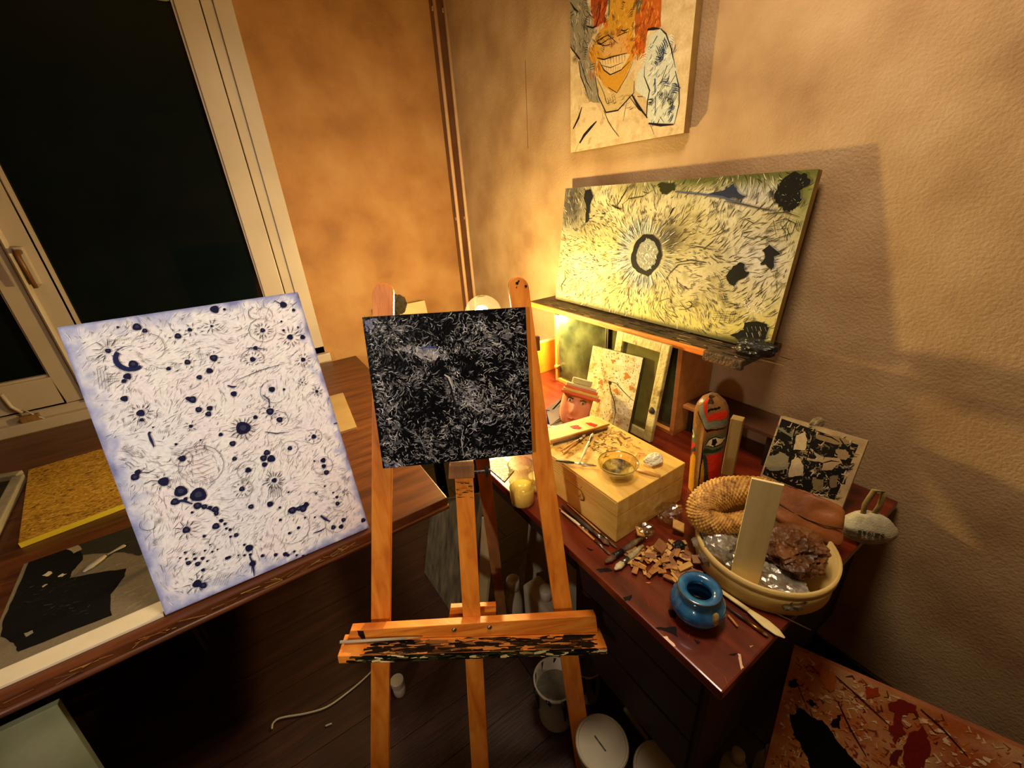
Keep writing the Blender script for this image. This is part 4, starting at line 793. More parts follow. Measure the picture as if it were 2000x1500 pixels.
# ================================================================== IN FRONT OF THE CABINET
# old painted frame with a dull pane
fn = V((-.985, .02, .17)).normalized(); fp = V((1.118, .804, T))
def on(p0, n, *q): return [PP(q[i], q[i + 1], p0, n) for i in range(0, len(q), 2)]
o_tl, o_tr, o_br = on(fp, fn, 1205, 659, 1308, 675, 1299, 880)
fr_r = (o_tr - o_tl); fr_r = V((fr_r.x, fr_r.y, 0)).normalized(); fr_u = fn.cross(fr_r).normalized()
if fr_u.z < 0: fr_u = -fr_u
fw = (o_tr - o_tl).length; fh = (o_tr.z - T) / fr_u.z - .004; BLf = o_tl - fr_u * fh
BLf = BLf + V((0, 0, T + .004 - BLf.z))
frm = empty('old_frame', BLf + fr_r * fw / 2, 'old chipped cream frame with a dull pane leaning on the cabinet glass', 'frame')
CHIP = M('chipped_cream', [(96, 78, 34), (178, 160, 92), (200, 186, 124)], scale=18, rough=.6, bump=.4, pos=[.3, .42, .65])
bw = .034
for a0, w_, b0, h_ in ((0, bw, 0, fh), (fw - bw, bw, 0, fh), (bw, fw - 2 * bw, fh - bw, bw), (bw, fw - 2 * bw, 0, bw)):
    MB().obox(BLf + fr_r * a0 + fr_u * b0, fr_r * w_, fr_u * h_, -fn * .018).build('frame_rail', CHIP, frm, .003)
MB().obox(BLf + fr_r * bw * .9 + fr_u * bw * .9 - fn * .012, fr_r * (fw - 1.8 * bw), fr_u * (fh - 1.8 * bw), -fn * .004).build('pane', M('dull_pane', [(58, 54, 20), (96, 90, 40), (70, 66, 30)], scale=6, rough=.2, spec=.8, bump=0), frm)
MB().lathe([(.013, 0), (.012, .003), (.006, .005), (.001, .006)], BLf + fr_r * (fw - bw * .55) + fr_u * fh * .33, 14, fn, wob=.1).build('dark_knot', DARKW, frm)
# small textured painting in front of it
tp = PZp(1260, 866, T + .006); tn = V((-.955, -.16, .25)).normalized()
t_tl, t_tr = on(tp, tn, 1158, 677, 1256, 698)
tr_ = V(((t_tr - t_tl).x, (t_tr - t_tl).y, 0)).normalized(); tu = tn.cross(tr_); tu = tu if tu.z > 0 else -tu
tw = (t_tr - t_tl).length; th = ((t_tr.z + t_tl.z) / 2 - T) / tu.z - .006
BLt = t_tl - tu * th; BLt.z = T + .007
tpt, p = canvas_thing('mottled_painting', 'small cream and brown mottled painting leaning in front of the old frame', BLt, tr_, tu, tw, th, .018, M('canvas_edge_dark', [(60, 48, 24), (90, 74, 40)], scale=16))
def f(x, y, a, b): return mixc(mixc((206, 190, 130), (222, 210, 168), .5 + NZ(a * 9, b * 12, 2)), (150, 100, 40), 1.6 * NZ(a * 7, b * 11, 5) - .35)
p.grid(f, 40, 60)
for k in range(900):
    a = random.uniform(.002, tw - .002); b_ = random.uniform(.002, th - .002); t = 6 * NZ(a * 30, b_ * 30, 2); L = random.uniform(.003, .010)
    p.strokem([(a, b_), (a + L * .5 * math.cos(t), b_ + L * .5 * math.sin(t)), (a + L * math.cos(t + .8), b_ + L * math.sin(t + .8))], random.uniform(.0008, .0026), random.choice([(226, 214, 176), (230, 222, 190), (130, 90, 40), (104, 84, 50), (70, 60, 36), (176, 120, 44), (210, 180, 110)]))
Z6 = Zm(1040, 560, 3.75)
p.stroke(Z6(560, 690, 570, 760, 600, 840, 610, 920, 590, 1010), .004, (60, 46, 26)); p.stroke(Z6(555, 690, 610, 705, 670, 770, 720, 820, 785, 850), .003, (60, 46, 26)); p.dot(*Z6(568, 705)[0], .007, (50, 40, 24))
for cx, cy, r0 in ((690, 655, .012), (610, 760, .009), (500, 700, .01), (720, 740, .008), (590, 545, .008)): p.dot(*Z6(cx, cy)[0], r0, (180, 116, 34), wob=.4)
finish(tpt, p)

# painted face mask with a striped card behind
mn = V((-.70, -.60, .38)).normalized(); mc = CAMP + (PXp(1118, 800, .985) - CAMP)
mp_ = V(mc)
st = empty('striped_card', mp_ - mn * .02, 'dark green and white striped card behind the face mask', 'card')
q = on(mp_ - mn * .016, mn, *sum([list(t) for t in Z6(100, 900, 245, 780, 400, 800, 430, 1000, 330, 1060, 130, 1060)], []))
q = [V((t.x, t.y, max(t.z, T + .008))) for t in q]; MB().prism(q, -mn * .004).build('card', M('card_white', [(206, 200, 170), (216, 210, 184)], rough=.7), st)
p = Paint(q[0], (q[3] - q[0]), mn.cross(q[3] - q[0]), 9, 9); p.n = mn; p.clip = lambda a, b: (a, b); p.lift = .0006; at0 = p.at; p.at = lambda a, b, l: (lambda t: V((t.x, t.y, max(t.z, T + .009))))(at0(a, b, l))
for k in range(8): p.poly(Z6(118 + k * 2, 925 + k * 22, 235 + k * 22, 800 + k * 14, 238 + k * 22, 812 + k * 14, 120 + k * 2, 937 + k * 22), (30, 40, 22))
p.poly(Z6(100, 900, 130, 905, 140, 960, 150, 1040, 110, 1040), (40, 50, 90))
p.mb.build('stripes', PIG, st)
mk = empty('face_mask', mp_, 'pink painted face mask with a red and orange striped cap, on the desk', 'mask')
# curved face shell
cx0, cy0 = Z6(312, 888)[0]
mr = RX - mn * RX.dot(mn); mr.normalize(); mr = (mr + V((0, 0, -.28))).normalized(); mr = (mr - mn * mr.dot(mn)).normalized(); mu = mn.cross(mr)
F0 = PP(cx0, cy0, mp_, mn)
SK = M('mask_pink', [(186, 106, 76), (206, 128, 94), (214, 140, 106)], scale=10, rough=.5, bump=.1)
mb = MB(); NX, NY = 14, 18; fwid, fhei = .062, .080
for j in range(NY + 1):
    for i in range(NX + 1):
        u = i / NX * 2 - 1; v = j / NY * 2 - 1; wd = fwid * math.sqrt(max(.02, 1 - (max(0, -v)) ** 2.2 * .85)); d = .030 * math.sqrt(max(0, 1 - u * u * .9)) * (1 - .35 * max(0, -v) ** 2)
        nose = .016 * math.exp(-(u / .22) ** 2) * (sst(.55, -.15, v) if v > -.2 else sst(-.42, -.2, v)); eye = -.006 * (math.exp(-((u - .42) / .2) ** 2 - ((v - .35) / .13) ** 2) + math.exp(-((u + .42) / .2) ** 2 - ((v - .35) / .13) ** 2)); lip = .006 * math.exp(-(u / .32) ** 2 - ((v + .52) / .08) ** 2)
        mb.v.append(F0 + mr * u * wd + mu * v * fhei + mn * (d + nose + eye + lip - .012))
mb.f = [[j * (NX + 1) + i, j * (NX + 1) + i + 1, (j + 1) * (NX + 1) + i + 1, (j + 1) * (NX + 1) + i] for j in range(NY) for i in range(NX)]; mb.c = [None] * len(mb.f)
mo = mb.build('face', SK, mk, 0, True); md = mo.modifiers.new('s', 'SOLIDIFY'); md.thickness = .004
for s_ in (-1, 1):
    e = F0 + mr * s_ * .026 + mu * .027 + mn * .0125; tl_ = mn + mr * s_ * .25
    eo = MB().lathe([(.0001, .004), (.005, .0028), (.0078, .0002)], e, 16, tl_, caps=False).build('eye', M('eye_white', [(200, 196, 150), (210, 206, 164)], rough=.4), mk)
    MB().lathe([(.0001, .0055), (.0035, .0048), (.0045, .003)], e, 12, tl_, caps=False).build('iris', M('eye_green', [(50, 60, 26), (64, 76, 34)], rough=.3), eo)
    MB().tube([e + mr * -.013 + mu * .0085 + mn * .004, e + mu * .0115 + mn * .006, e + mr * .013 + mu * .0085 + mn * .003], .0018, 6).build('eyebrow', DARKW, mk)
MB().tube([F0 - mu * .042 - mr * .015 + mn * .019, F0 - mu * .0425 + mn * .0245, F0 - mu * .042 + mr * .015 + mn * .019], [.001, .003, .001], 8).build('lips', M('lip_red', [(160, 66, 50), (176, 80, 60)]), mk)
for k, c in enumerate(((206, 84, 40), (214, 176, 70), (216, 96, 50), (206, 188, 130))):
    a0 = F0 + mu * (.050 + k * .0115) - mr * (.070 - k * .004); MB().obox(a0 - mn * .012, mr * (.158 - k * .012), mu * .0112, mn * (.036 - k * .003)).build('cap_band', M('cap_%d' % k, [c, mixc(c, (255, 255, 255), .15)], scale=20, rough=.6), mk, .002)
MB().obox(F0 + mu * .097 - mr * .040 - mn * .012, mr * .08, mu * .024, mn * .02).build('cap_top', M('cap_top', [(180, 170, 110), (206, 196, 140)], scale=20), mk, .004)

# yellow book at the far end of the cabinet
bk = empty('yellow_book', (1.25, 1.63, T), 'upright yellow orange book left of the glass cabinet', 'book')
q0 = PXp(1054, 665, 1.25); MB().box(1.21, 1.40, q0.y - .04, q0.y - .002, T, q0.z).build('cover', M('yellow_orange', [(214, 130, 20), (226, 150, 30)], scale=8), bk, .002)
MB().box(1.214, 1.397, q0.y - .036, q0.y - .006, T + .003, q0.z + .0005).build('pages', PLASW, bk)

# carved, painted post
tx = PZp(1372, 955, T); zt_ = zat(tx.x, tx.y, 774); hh = zt_ - T
tn2 = V((-.954, -.30, 0)).normalized(); tr2 = V((0, 0, 1)).cross(-tn2).normalized()
if tr2.dot(RX) < 0: tr2 = -tr2
tot = empty('carved_post', tx, 'carved post painted with a red, grey and yellow bird face', 'carving')
tilt = tr2 * -.012
W2 = .046
def tp_(u, v, lift=0):                           # u across -1..1, v up 0..1
    top = 1 if v < .8 else math.sqrt(max(.0, 1 - ((v - .8) / .2) ** 2 * .97)); ww = W2 * (.92 + .08 * v) * top
    dep = .038 * math.sqrt(max(0, 1 - u * u)) * (.55 + .45 * top)
    nose = .012 * math.exp(-(u / .2) ** 2) * sst(.0, .3, v) * sst(.85, .6, v)
    return tx + tilt * v + V((0, 0, hh * v)) + tr2 * u * ww + tn2 * (dep + nose + lift)
REDc, GRYc, BRNc, YELc, BLKc, CRMc = (190, 44, 22), (112, 112, 92), (122, 84, 42), (206, 144, 30), (22, 18, 14), (206, 190, 140)
Z4 = Zm(1280, 740, 3.846)
def inpoly(x, y, P):
    c = False; j = len(P) - 1
    for i in range(len(P)):
        if (P[i][1] > y) != (P[j][1] > y) and x < (P[j][0] - P[i][0]) * (y - P[i][1]) / (P[j][1] - P[i][1]) + P[i][0]: c = not c
        j = i
    return c
# pattern in the post's own u, v (u -1..1 left to right, v 0..1 up)
PAT = [([(-1.1, -.1), (1.1, -.1), (1.1, 1.1), (-1.1, 1.1)], BRNc),
       ([(.25, .02), (.95, .0), (1.1, .52), (.1, .52), (.32, .35)], REDc), ([(-1.1, .5), (-1.1, .38), (-.5, .44), (-.75, .6), (-1.1, .62)], REDc),
       ([(-.45, -.1), (.22, -.1), (.25, .2), (.1, .42), (-.02, .44), (-.1, .2)], YELc), ([(-1.1, -.1), (-.5, -.1), (-.35, .4), (-.7, .42), (-1.1, .3)], YELc),
       ([(.22, -.1), (.42, -.1), (.5, .2), (.3, .42), (.12, .5), (.06, .44), (.22, .3)], (52, 56, 40)), ([(-1.1, .28), (-.8, .42), (-.5, .46), (-.6, .5), (-1.1, .4)], (52, 56, 40)),
       ([(-.18, -.1), (-.04, -.1), (.06, .45), (.02, .62), (-.06, .5)], BLKc), ([(-.42, -.1), (-.14, -.1), (-.02, .5), (-.1, .62), (-.4, .62), (-.5, .5)], BRNc),
       ([(.0, .5), (.2, .46), (1.1, .5), (1.1, .68), (.5, .69), (.15, .64)], (86, 90, 66)), ([(.12, .565), (.5, .545), (.95, .575), (1.1, .62), (.6, .665), (.25, .63)], BLKc), ([(.17, .57), (.5, .555), (.9, .583), (1.05, .62), (.6, .652), (.28, .62)], CRMc),
       ([(.42, .575), (.6, .56), (.72, .6), (.62, .64), (.45, .63)], BLKc), ([(.0, .5), (.15, .485), (.6, .49), (1.1, .53), (1.1, .55), (.5, .52), (.1, .54)], (40, 52, 34)),
       ([(-1.1, .52), (-.7, .52), (-.5, .62), (-.8, .68), (-1.1, .68)], (86, 90, 66)), ([(-1.1, .57), (-.8, .57), (-.7, .6), (-.85, .64), (-1.1, .64)], CRMc), ([(-1.0, .58), (-.85, .585), (-.85, .62), (-1.0, .625)], BLKc),
       ([(-.02, .72), (.12, .70), (.5, .72), (1.1, .73), (1.1, .74), (.4, .735), (.1, .725), (-.05, .74), (-.6, .86), (-.65, .85)], BLKc),
       ([(-.04, .745), (.1, .735), (.5, .75), (1.1, .755), (1.1, .82), (.4, .81), (.1, .79), (-.45, .94), (-.7, .9)], GRYc),
       ([(.08, .80), (.4, .825), (1.1, .835), (1.1, 1.1), (-.6, 1.1), (-.45, .95)], REDc), ([(.08, .84), (.2, .87), (.6, .9), (1.1, .90), (1.1, 1.1), (-.3, 1.1), (-.2, .97)], BRNc), ([(.0, .88), (.2, .905), (.8, .925), (.8, .94), (.2, .925), (.02, .91)], BLKc), ([(-.1, .955), (.5, .965), (.5, 1.1), (-.3, 1.1)], (60, 36, 20))]
mb = MB(); NU, NV = 64, 150; idx = {}
for j in range(NV + 1):
    for i in range(NU + 1): mb.v.append(tp_(i / NU * 2 - 1, j / NV))
for j in range(NV):
    for i in range(NU):
        u = (i + .5) / NU * 2 - 1; v = (j + .5) / NV; c = BRNc
        for P_, cc in PAT:
            if inpoly(u, v, P_): c = cc
        mb.f.append([j * (NU + 1) + i, j * (NU + 1) + i + 1, (j + 1) * (NU + 1) + i + 1, (j + 1) * (NU + 1) + i]); mb.c.append(c)
mb.build('carved_face', PIGG, tot, 0, True)
bkp = [tx + tilt * v + V((0, 0, hh * v)) + tr2 * s_ * W2 * (.92 + .08 * v) * (1 if v < .8 else math.sqrt(max(0, 1 - ((v - .8) / .2) ** 2 * .97))) for s_, v in [(-1, k / 20) for k in range(21)] + [(1, 1 - k / 20) for k in range(21)]]
MB().prism(bkp, -tn2 * .02).build('post_back', M('post_wood', [(90, 58, 28), (116, 78, 40)], stretch=(8, 8, 1)), tot)
# cream wood block behind the post
q = PZp(1427, 932, T); z1 = zat(q.x, q.y, 822)
tag(MB().obox(q - tr2 * .03, tr2 * .034, -tn2 * .03, (0, 0, z1 - T)).build('wood_block', M('block_wood', [(150, 120, 62), (170, 140, 80)], stretch=(6, 6, 1)), None, .002), 'upright cream wood block right of the carved post', 'block')

# ================================================================== BOX AND THINGS ON IT
BX0, BX1, BY0, BY1, BZ = .662, .942, .582, .945, .89
bx = empty('wooden_box', (.80, .765, T), 'light wooden artist box with a hook latch, on the desk', 'box')
ZL = BZ - .052
MB().box(BX0, BX1, BY0, BY1, T + .001, ZL).build('box_body', BOXW, bx, .002)
lid = MB().box(BX0, BX1, BY0, BY1, ZL + .0012, BZ).build('box_lid', BOXW, bx, .002)
for k in range(5): MB().box(BX0 - .0012, BX0, BY0 + .004, BY1 - .004, ZL + .006 + k * .0085, ZL + .0115 + k * .0085).build('lid_reed', BOXW, lid)
q = PXp(1137, 962, BX0 - .003); hk = MB().tube([q + V((0, .004, .018)), q + V((-.004, .010, .010)), q + V((-.004, .002, .0)), q + V((-.004, -.010, -.008)), q + V((-.004, -.012, -.02)), q + V((-.004, .0, -.026)), q + V((-.003, .010, -.018)), q + V((-.003, .006, -.010))], .0019, 8).build('hook_latch', BRASS, bx, 0, True)
p = Paint((BX0, BY0, BZ), (1, 0, 0), (0, 1, 0), BX1 - BX0, BY1 - BY0); p.lift = .0006
for k in range(260):
    a = random.gauss(.16, .06); b_ = random.gauss(.24, .06); L = random.uniform(.004, .02); t = random.uniform(0, 3)
    if 0 < a < .27 and 0 < b_ < .35: p.strokem([(a, b_), (a + L * .5 * math.cos(t), b_ + L * .5 * math.sin(t)), (a + L * math.cos(t + .5), b_ + L * math.sin(t + .5))], random.uniform(.001, .004), random.choice([(70, 46, 14), (110, 76, 24), (226, 206, 130), (90, 60, 20), (216, 180, 90)]))
tag(p.mb.build('paint_smears', PIG, lid), kind='stuff')
# palette board
za = BZ + .001; pts = [PZp(u, v, za + .008) for u, v in ((1062, 868), (1188, 830), (1157, 811), (1050, 842))]
pal = empty('palette_board', sum(pts, V()) / 4, 'pale wooden palette board with red paint on the back of the box', 'palette')
MB().prism([V((t.x, t.y, za)) for t in pts], (0, 0, .008)).build('board', BOXW, pal, .001)
p = Paint(V((pts[0].x - .3, pts[0].y - .3, za + .008)), (1, 0, 0), (0, 1, 0), 2, 2); p.lift = .0006
Z3 = Zm(1040, 780, 4.69)
for poly, c in (((340, 250, 400, 235, 450, 260, 430, 275, 370, 268), (176, 30, 16)), ((480, 215, 540, 215, 600, 235, 570, 255, 520, 240), (190, 36, 18)), ((400, 240, 430, 238, 420, 250), (120, 20, 12))): p.poly(Z3(*poly), c, .001)
tag(p.mb.build('red_paint', PIGG, pal), kind='stuff')
HB = M('brush_handle_tan', [(170, 110, 40), (196, 140, 60)], stretch=(4, 4, 4)); HD = M('brush_handle_dark', [(40, 26, 14), (64, 42, 22)]); HW = M('brush_handle_white', [(206, 196, 160), (220, 212, 180)]); BR1 = M('bristle_brown', [(80, 50, 22), (110, 72, 34)], scale=80, bump=.3); BR2 = M('bristle_pale', [(190, 170, 120), (210, 194, 150)], scale=80, bump=.3)
def bz(u, v, dz=.005): return PZp(u, v, BZ + dz)
G = 'brushes and sticks on the wooden box'
stick('wooden_stick', bz(1075, 862, .013), bz(1190, 829, .013), .0042, HB, 'long tan stick lying along the front of the palette board', 'stick', G)
stick('wooden_stick', bz(1080, 868, .006), bz(1186, 838, .005), .003, HD, 'thin dark stick just in front of the palette board stick', 'stick', G)
brush(bz(1101, 886, .006), bz(1143, 849, .008), 'tan brush pointing at the palette, left of the white brush', HB, BR2, .0036, group=G)
brush(bz(1094, 881, .005), bz(1138, 855, .012), 'second tan brush beside the palette, crossing under the white one', HB, BR2, .003, group=G)
brush(bz(1131, 906, .006), bz(1158, 846, .010), 'white handled brush lying across the other brushes on the box', HW, BR2, .0038, group=G)
kn = empty('painting_knife', bz(1125, 905), 'dark stained painting knife near the front edge of the box', 'knife', G)
a, b_ = bz(1086, 899), bz(1165, 910); MB().tube([a, a.lerp(b_, .25), a.lerp(b_, .45)], [.004, .006, .004], 8, flat=.6).build('handle', HD, kn, 0, True); MB().tube([a.lerp(b_, .45), a.lerp(b_, .7), b_], [.003, .006, .002], 8, flat=.25).build('blade', METAL, kn, 0, True)
wt = stick('wooden_tool', bz(1243, 917), bz(1290, 930), .007, HB, 'short flat wooden modelling tool right of the glass bowl', 'tool', G, .5, .4)
SHV = M('shaving_pale', [(196, 156, 84), (220, 186, 116)], scale=10); SHD = M('shaving_dark', [(100, 62, 24), (130, 86, 36)], scale=10)
for k, (u, v) in enumerate(((1172, 850), (1185, 858), (1198, 852), (1210, 862), (1222, 868), (1232, 880), (1178, 868), (1196, 872), (1165, 862), (1215, 852), (1243, 872), (1252, 884), (1150, 872), (1170, 880), (1240, 890), (1225, 856), (1190, 845), (1142, 880))):
    c = bz(u, v, .003); t = random.uniform(0, 3.1); d = V((math.cos(t), math.sin(t), random.uniform(-.05, .12))) * random.uniform(.006, .014); s_ = V((-math.sin(t), math.cos(t), random.uniform(-.2, .2))) * random.uniform(.002, .004)
    tag(MB().obox(c - d - s_, d * 2, s_ * 2, (0, 0, .0016)).build('wood_shaving', SHV if k % 3 else SHD, None), ('pale' if k % 3 else 'dark') + ' thin curled wood shaving scattered on the box top behind the bowl', 'shaving', 'wood shavings on the box top')
crumple('crumpled_tissue', bz(1277, 897, .016), .024, M('tissue_white', [(206, 196, 160), (226, 218, 190)], rough=.8), 'crumpled white tissue on the right corner of the wooden box', 'tissue', None, (1.2, .8, .65), .6, 3.2, 3, 4, None, True, BZ + .001)
# glass bowl
c = bz(1206, 926, .001); zr = zat(c.x, c.y, 903); rr_ = 39 * mpp((c.x, c.y, zr)); h_ = zr - BZ
bo = empty('glass_bowl', c, 'clear glass bowl with paint residue on the wooden box', 'bowl')
MB().lathe([(.02, 0), (rr_ * .55, .004), (rr_ * .8, h_ * .4), (rr_ * .93, h_ * .75), (rr_, h_), (rr_ * .97, h_), (rr_ * .9, h_ * .75), (rr_ * .76, h_ * .42), (rr_ * .5, .009), (.001, .008)], c, 36, caps=False).build('bowl', GLASSY, bo, 0, True)
MB().lathe([(.001, .0095), (rr_ * .5, .0098), (rr_ * .74, h_ * .45), (rr_ * .78, h_ * .55)], c, 36, caps=False, wob=.03).build('paint_residue', M('olive_residue', [(44, 32, 6), (110, 84, 20), (190, 160, 60)], scale=40, rough=.3, bump=.4, pos=[.35, .5, .68]), bo, 0, True)
MB().lathe([(rr_ * .985, h_ - .002), (rr_ * 1.015, h_), (rr_ * .985, h_ + .002)], c, 36, caps=False).build('rim', M('glass_rim', [(190, 170, 90), (206, 190, 120)], rough=.15), bo, 0, True)

# ================================================================== DESK TOP, LEFT END
c = PZp(1021, 980, T); zr = zat(c.x, c.y, 905); rj = 24 * mpp(c)
jr = empty('glass_jar', c, 'clear ribbed glass jar with cloudy water near the desk edge', 'jar'); H = zr - T
prof = [(rj * .9, .001), (rj, .006), (rj, H * .42), (rj * .86, H * .50), (rj, H * .58), (rj, H * .74), (rj * .86, H * .82), (rj * .96, H * .88), (rj * .96, H)]
MB().lathe(prof, c, 30, caps=False).build('glass', GLASSY, jr, 0, True)
MB().lathe([(rj * .9, .004), (rj * .95, .008), (rj * .95, H * .40), (.001, H * .40)], c, 24).build('water', M('cloudy_water', [(206, 186, 100), (214, 196, 120)], rough=.1), jr, 0, True)
MB().lathe([(rj * .94, H - .003), (rj * 1.0, H), (rj * .94, H + .002)], c, 30, caps=False).build('rim', GLASSY, jr, 0, True)
c = PZp(1047, 955, T); jar('small_jar', c.x, c.y, T, .055, .022, 'small lidded jar half hidden behind the right easel leg', .3, M('jar_cream', [(206, 186, 130), (214, 198, 150)], rough=.3))
pts = [PZp(u, v, T + .004) for u, v in ((944, 905), (982, 890), (1004, 918), (985, 940))]
bwp = empty('speckled_print', sum(pts, V()) / 4, 'small black and white speckled print lying on the desk behind the jar', 'print')
MB().prism([V((t.x, t.y, T + .0005)) for t in pts], (0, 0, .003)).build('sheet', M('speckle', [(12, 12, 18), (24, 24, 34), (200, 200, 206)], scale=90, rough=.5, bump=0, pos=[.3, .5, .62]), bwp)
# long sticks in front of the box
G = 'long brushes lying on the desk in front of the box'
for k, (u0, v0, u1, v1, r0, mt, lb) in enumerate(((1092, 992, 1196, 1086, .0032, HB, 'long tan brush handle closest to the desk edge'), (1098, 988, 1190, 1064, .006, HD, 'thick dark brush handle in front of the box'), (1108, 984, 1205, 1070, .003, HB, 'thin tan brush handle tight against the box foot'), (1096, 998, 1150, 1040, .004, HW, 'pale flat stick among the brushes before the box'))):
    brush(PZp(u0, v0, T + r0 + .001), PZp(u1, v1, T + r0 + .001), lb, mt, BR1, r0, group=G, name='long_brush')
a, b_ = PZp(1182, 1098, T + .009), PZp(1264, 1044, T + .012)
brush(b_, a, 'dark paint crusted brush lying before the wood chips', M('crusted_dark', [(30, 22, 14), (80, 60, 34), (110, 96, 60)], scale=50, bump=.4), BR1, .008, .2, .2, 'crusted_brush', 'paint crusted brushes', BLACKP, 1.2)
a, b_ = PZp(1201, 1112, T + .009), PZp(1256, 1066, T + .010)
brush(b_, a, 'pale paint crusted brush nearest the desk edge', M('crusted_pale', [(90, 80, 50), (160, 146, 104), (186, 174, 130)], scale=50, bump=.4), BR2, .008, .2, .25, 'crusted_brush', 'paint crusted brushes', METAL, 1.2)
# wood chips
CH = [M('chip_a', [(150, 96, 36), (176, 120, 54)], stretch=(3, 12, 3)), M('chip_b', [(120, 72, 30), (150, 96, 46)], stretch=(12, 3, 3)), M('chip_c', [(190, 140, 66), (210, 164, 90)], stretch=(3, 10, 3))]
for k in range(170):
    while True:
        u = random.uniform(1225, 1420); v = random.uniform(1015, 1165)
        if 1078 - (u - 1235) * .10 < v + 10 and v < 1110 + (u - 1235) * .36: break
    z = T + .002 + random.uniform(0, .016) * (1 - abs(u - 1320) / 130); c = PZp(u, v, z); t = random.uniform(0, 3.14); L = random.uniform(.012, .040); w_ = random.uniform(.006, .018)
    if math.hypot(c.x - .9, c.y - .315) < .158 + L * .5: continue
    if c.x + L * .5 > .655 and c.y + L * .5 > .578: continue
    d = V((math.cos(t), math.sin(t), random.uniform(-.12, .12))) * L * .5; s_ = V((-math.sin(t), math.cos(t), random.uniform(-.2, .2))) * w_ * .5
    tag(MB().prism([c - d - s_, c + d - s_ * random.uniform(.5, 1), c + d * random.uniform(.8, 1.1) + s_, c - d + s_ * random.uniform(.6, 1)], (0, 0, .0015)).build('wood_chip', CH[k % 3], None), ('ochre', 'dark brown', 'pale tan')[k % 3] + (' long' if L > 2.6 * w_ else ' square' if L < 1.6 * w_ else ' oblong') + (' wood chip' if L > .026 else ' small wood chip') + ' in the heap ' + ('below the box corner' if u < 1290 else 'behind the blue pot' if u < 1350 else 'at the basket foot'), 'wood chip', 'wood chips heaped on the desk')
for u, v, w_, h_, t, mt, lb in ((1325, 1028, .034, .03, .6, CH[2], 'square tan wood offcut leaning on the basket side'), (1290, 1068, .036, .026, .25, CH[1], 'ribbed brown wood offcut in the chip heap'), (1372, 1095, .05, .02, -.7, CH[1], 'long brown wood offcut pointing at the basket foot'), (1338, 1108, .04, .012, -.2, CH[2], 'pale narrow wood offcut behind the blue pot'), (1250, 1040, .03, .02, .9, CH[2], 'small pale wood offcut at the box corner')):
    c = PZp(u, v, T + .02); d = V((math.cos(t), math.sin(t), 0)); s_ = V((-math.sin(t), math.cos(t), .35)); tag(MB().obox(c - d * w_ / 2 - s_ * h_ / 2, d * w_, s_ * h_, (0, 0, .005)).build('wood_offcut', mt, None, .0008), lb, 'wood piece', 'wood offcuts')
CEL = Mglass('cellophane', (.9, .84, .66), .15, .12, .6)
crumple('crumpled_wrapper', PZp(1262, 1035, T + .022), .02, CEL, 'crumpled clear wrapper at the near corner of the box', 'wrapper', 'clear wrappers', (1.2, 1, .8), .8, 3, 5, 3, None, True, T + .003)
crumple('crumpled_wrapper', PZp(1308, 1000, T + .028), .026, CEL, 'crumpled clear wrapper between the box and the woven coil', 'wrapper', 'clear wrappers', (1.4, 1, .9), .8, 3, 9, 3, None, True, T + .003)
crumple('dark_rag', PZp(1325, 1066, T + .012), .014, BLACKP, 'small black rag ball in the wood chip heap', 'rag', None, (1.2, 1, .8), .5, 3, 2, 3, None, True, T + .002)

# ================================================================== BLUE POT AND TOOLS
c = PZp(1358, 1198, T); zr = zat(c.x, c.y, 1148); H = zr - T; rb = 51 * mpp((c.x, c.y, T + H * .4)); rm = 40 * mpp((c.x, c.y, zr))
pot = empty('blue_pot', c, 'small glazed blue ceramic pot near the desk corner', 'pot')
BLUE = M('blue_glaze', [(20, 60, 104), (30, 92, 140), (56, 124, 160)], scale=24, rough=.18, bump=.05, coat=.5)
MB().lathe([(rb * .6, 0), (rb * .8, H * .12), (rb, H * .42), (rb * .95, H * .6), (rb * .7, H * .8), (rm * .72, H * .87), (rm * .8, H * .93), (rm, H * .98), (rm * .98, H), (rm * .8, H * .99), (rm * .58, H * .93), (rm * .55, H * .8), (rb * .8, H * .5), (rb * .6, .01), (.001, .008)], c, 40).build('pot_body', BLUE, pot, 0, True)
MB().lathe([(rm * .985, H * .965), (rm * 1.02, H * .985), (rm * .985, H * 1.003)], c, 40, caps=False).build('brown_rim', M('brown_glaze', [(70, 60, 30), (110, 96, 50)], scale=40, rough=.2), pot, 0, True)
a = c + V((-.5, -.55, 0)).normalized() * rb * .96 + V((0, 0, H * .55)); crumple('clay_drip', c + V((-.30, -.95, 0)).normalized() * rb * .93 + V((0, 0, H * .62)), .010, M('drip_cream', [(150, 120, 60), (176, 146, 84)]), sc=(.7, .7, 1.8), amp=.25, sub=3, parent=pot, flat=False)
def dz(u, v, z=.006): return PZp(u, v, T + z)
a, b_, e = dz(1402, 1150, .008), dz(1462, 1192, .008), dz(1533, 1246, .006)
sp = empty('wooden_spatula', (a + e) / 2, 'pale wooden spatula pointing off the desk end beside the blue pot', 'spatula')
MB().tube([a, a.lerp(b_, .5), b_], [.005, .006, .006], 8, flat=.6).build('handle', CREAM, sp, 0, True)
MB().tube([b_, b_.lerp(e, .2), b_.lerp(e, .5), b_.lerp(e, .8), e], [.006, .009, .0125, .010, .002], 10, flat=.2).build('blade', CREAM, sp, 0, True)
stick('metal_skewer', dz(1425, 1155, .004), dz(1584, 1231, .004), .0022, METAL, 'thin metal skewer reaching past the desk end', 'skewer', None, .6)
brush(dz(1412, 1180, .005), dz(1502, 1244, .005), 'thin dark brush with a gold ferrule beside the spatula', HD, BR1, .0036, .35, .12, 'slim_brush', None, BRASS, 1.1)
stick('wooden_stick', dz(1422, 1202, .004), dz(1441, 1224, .004), .003, HB, 'short brown stub of a stick right of the blue pot', 'stick')
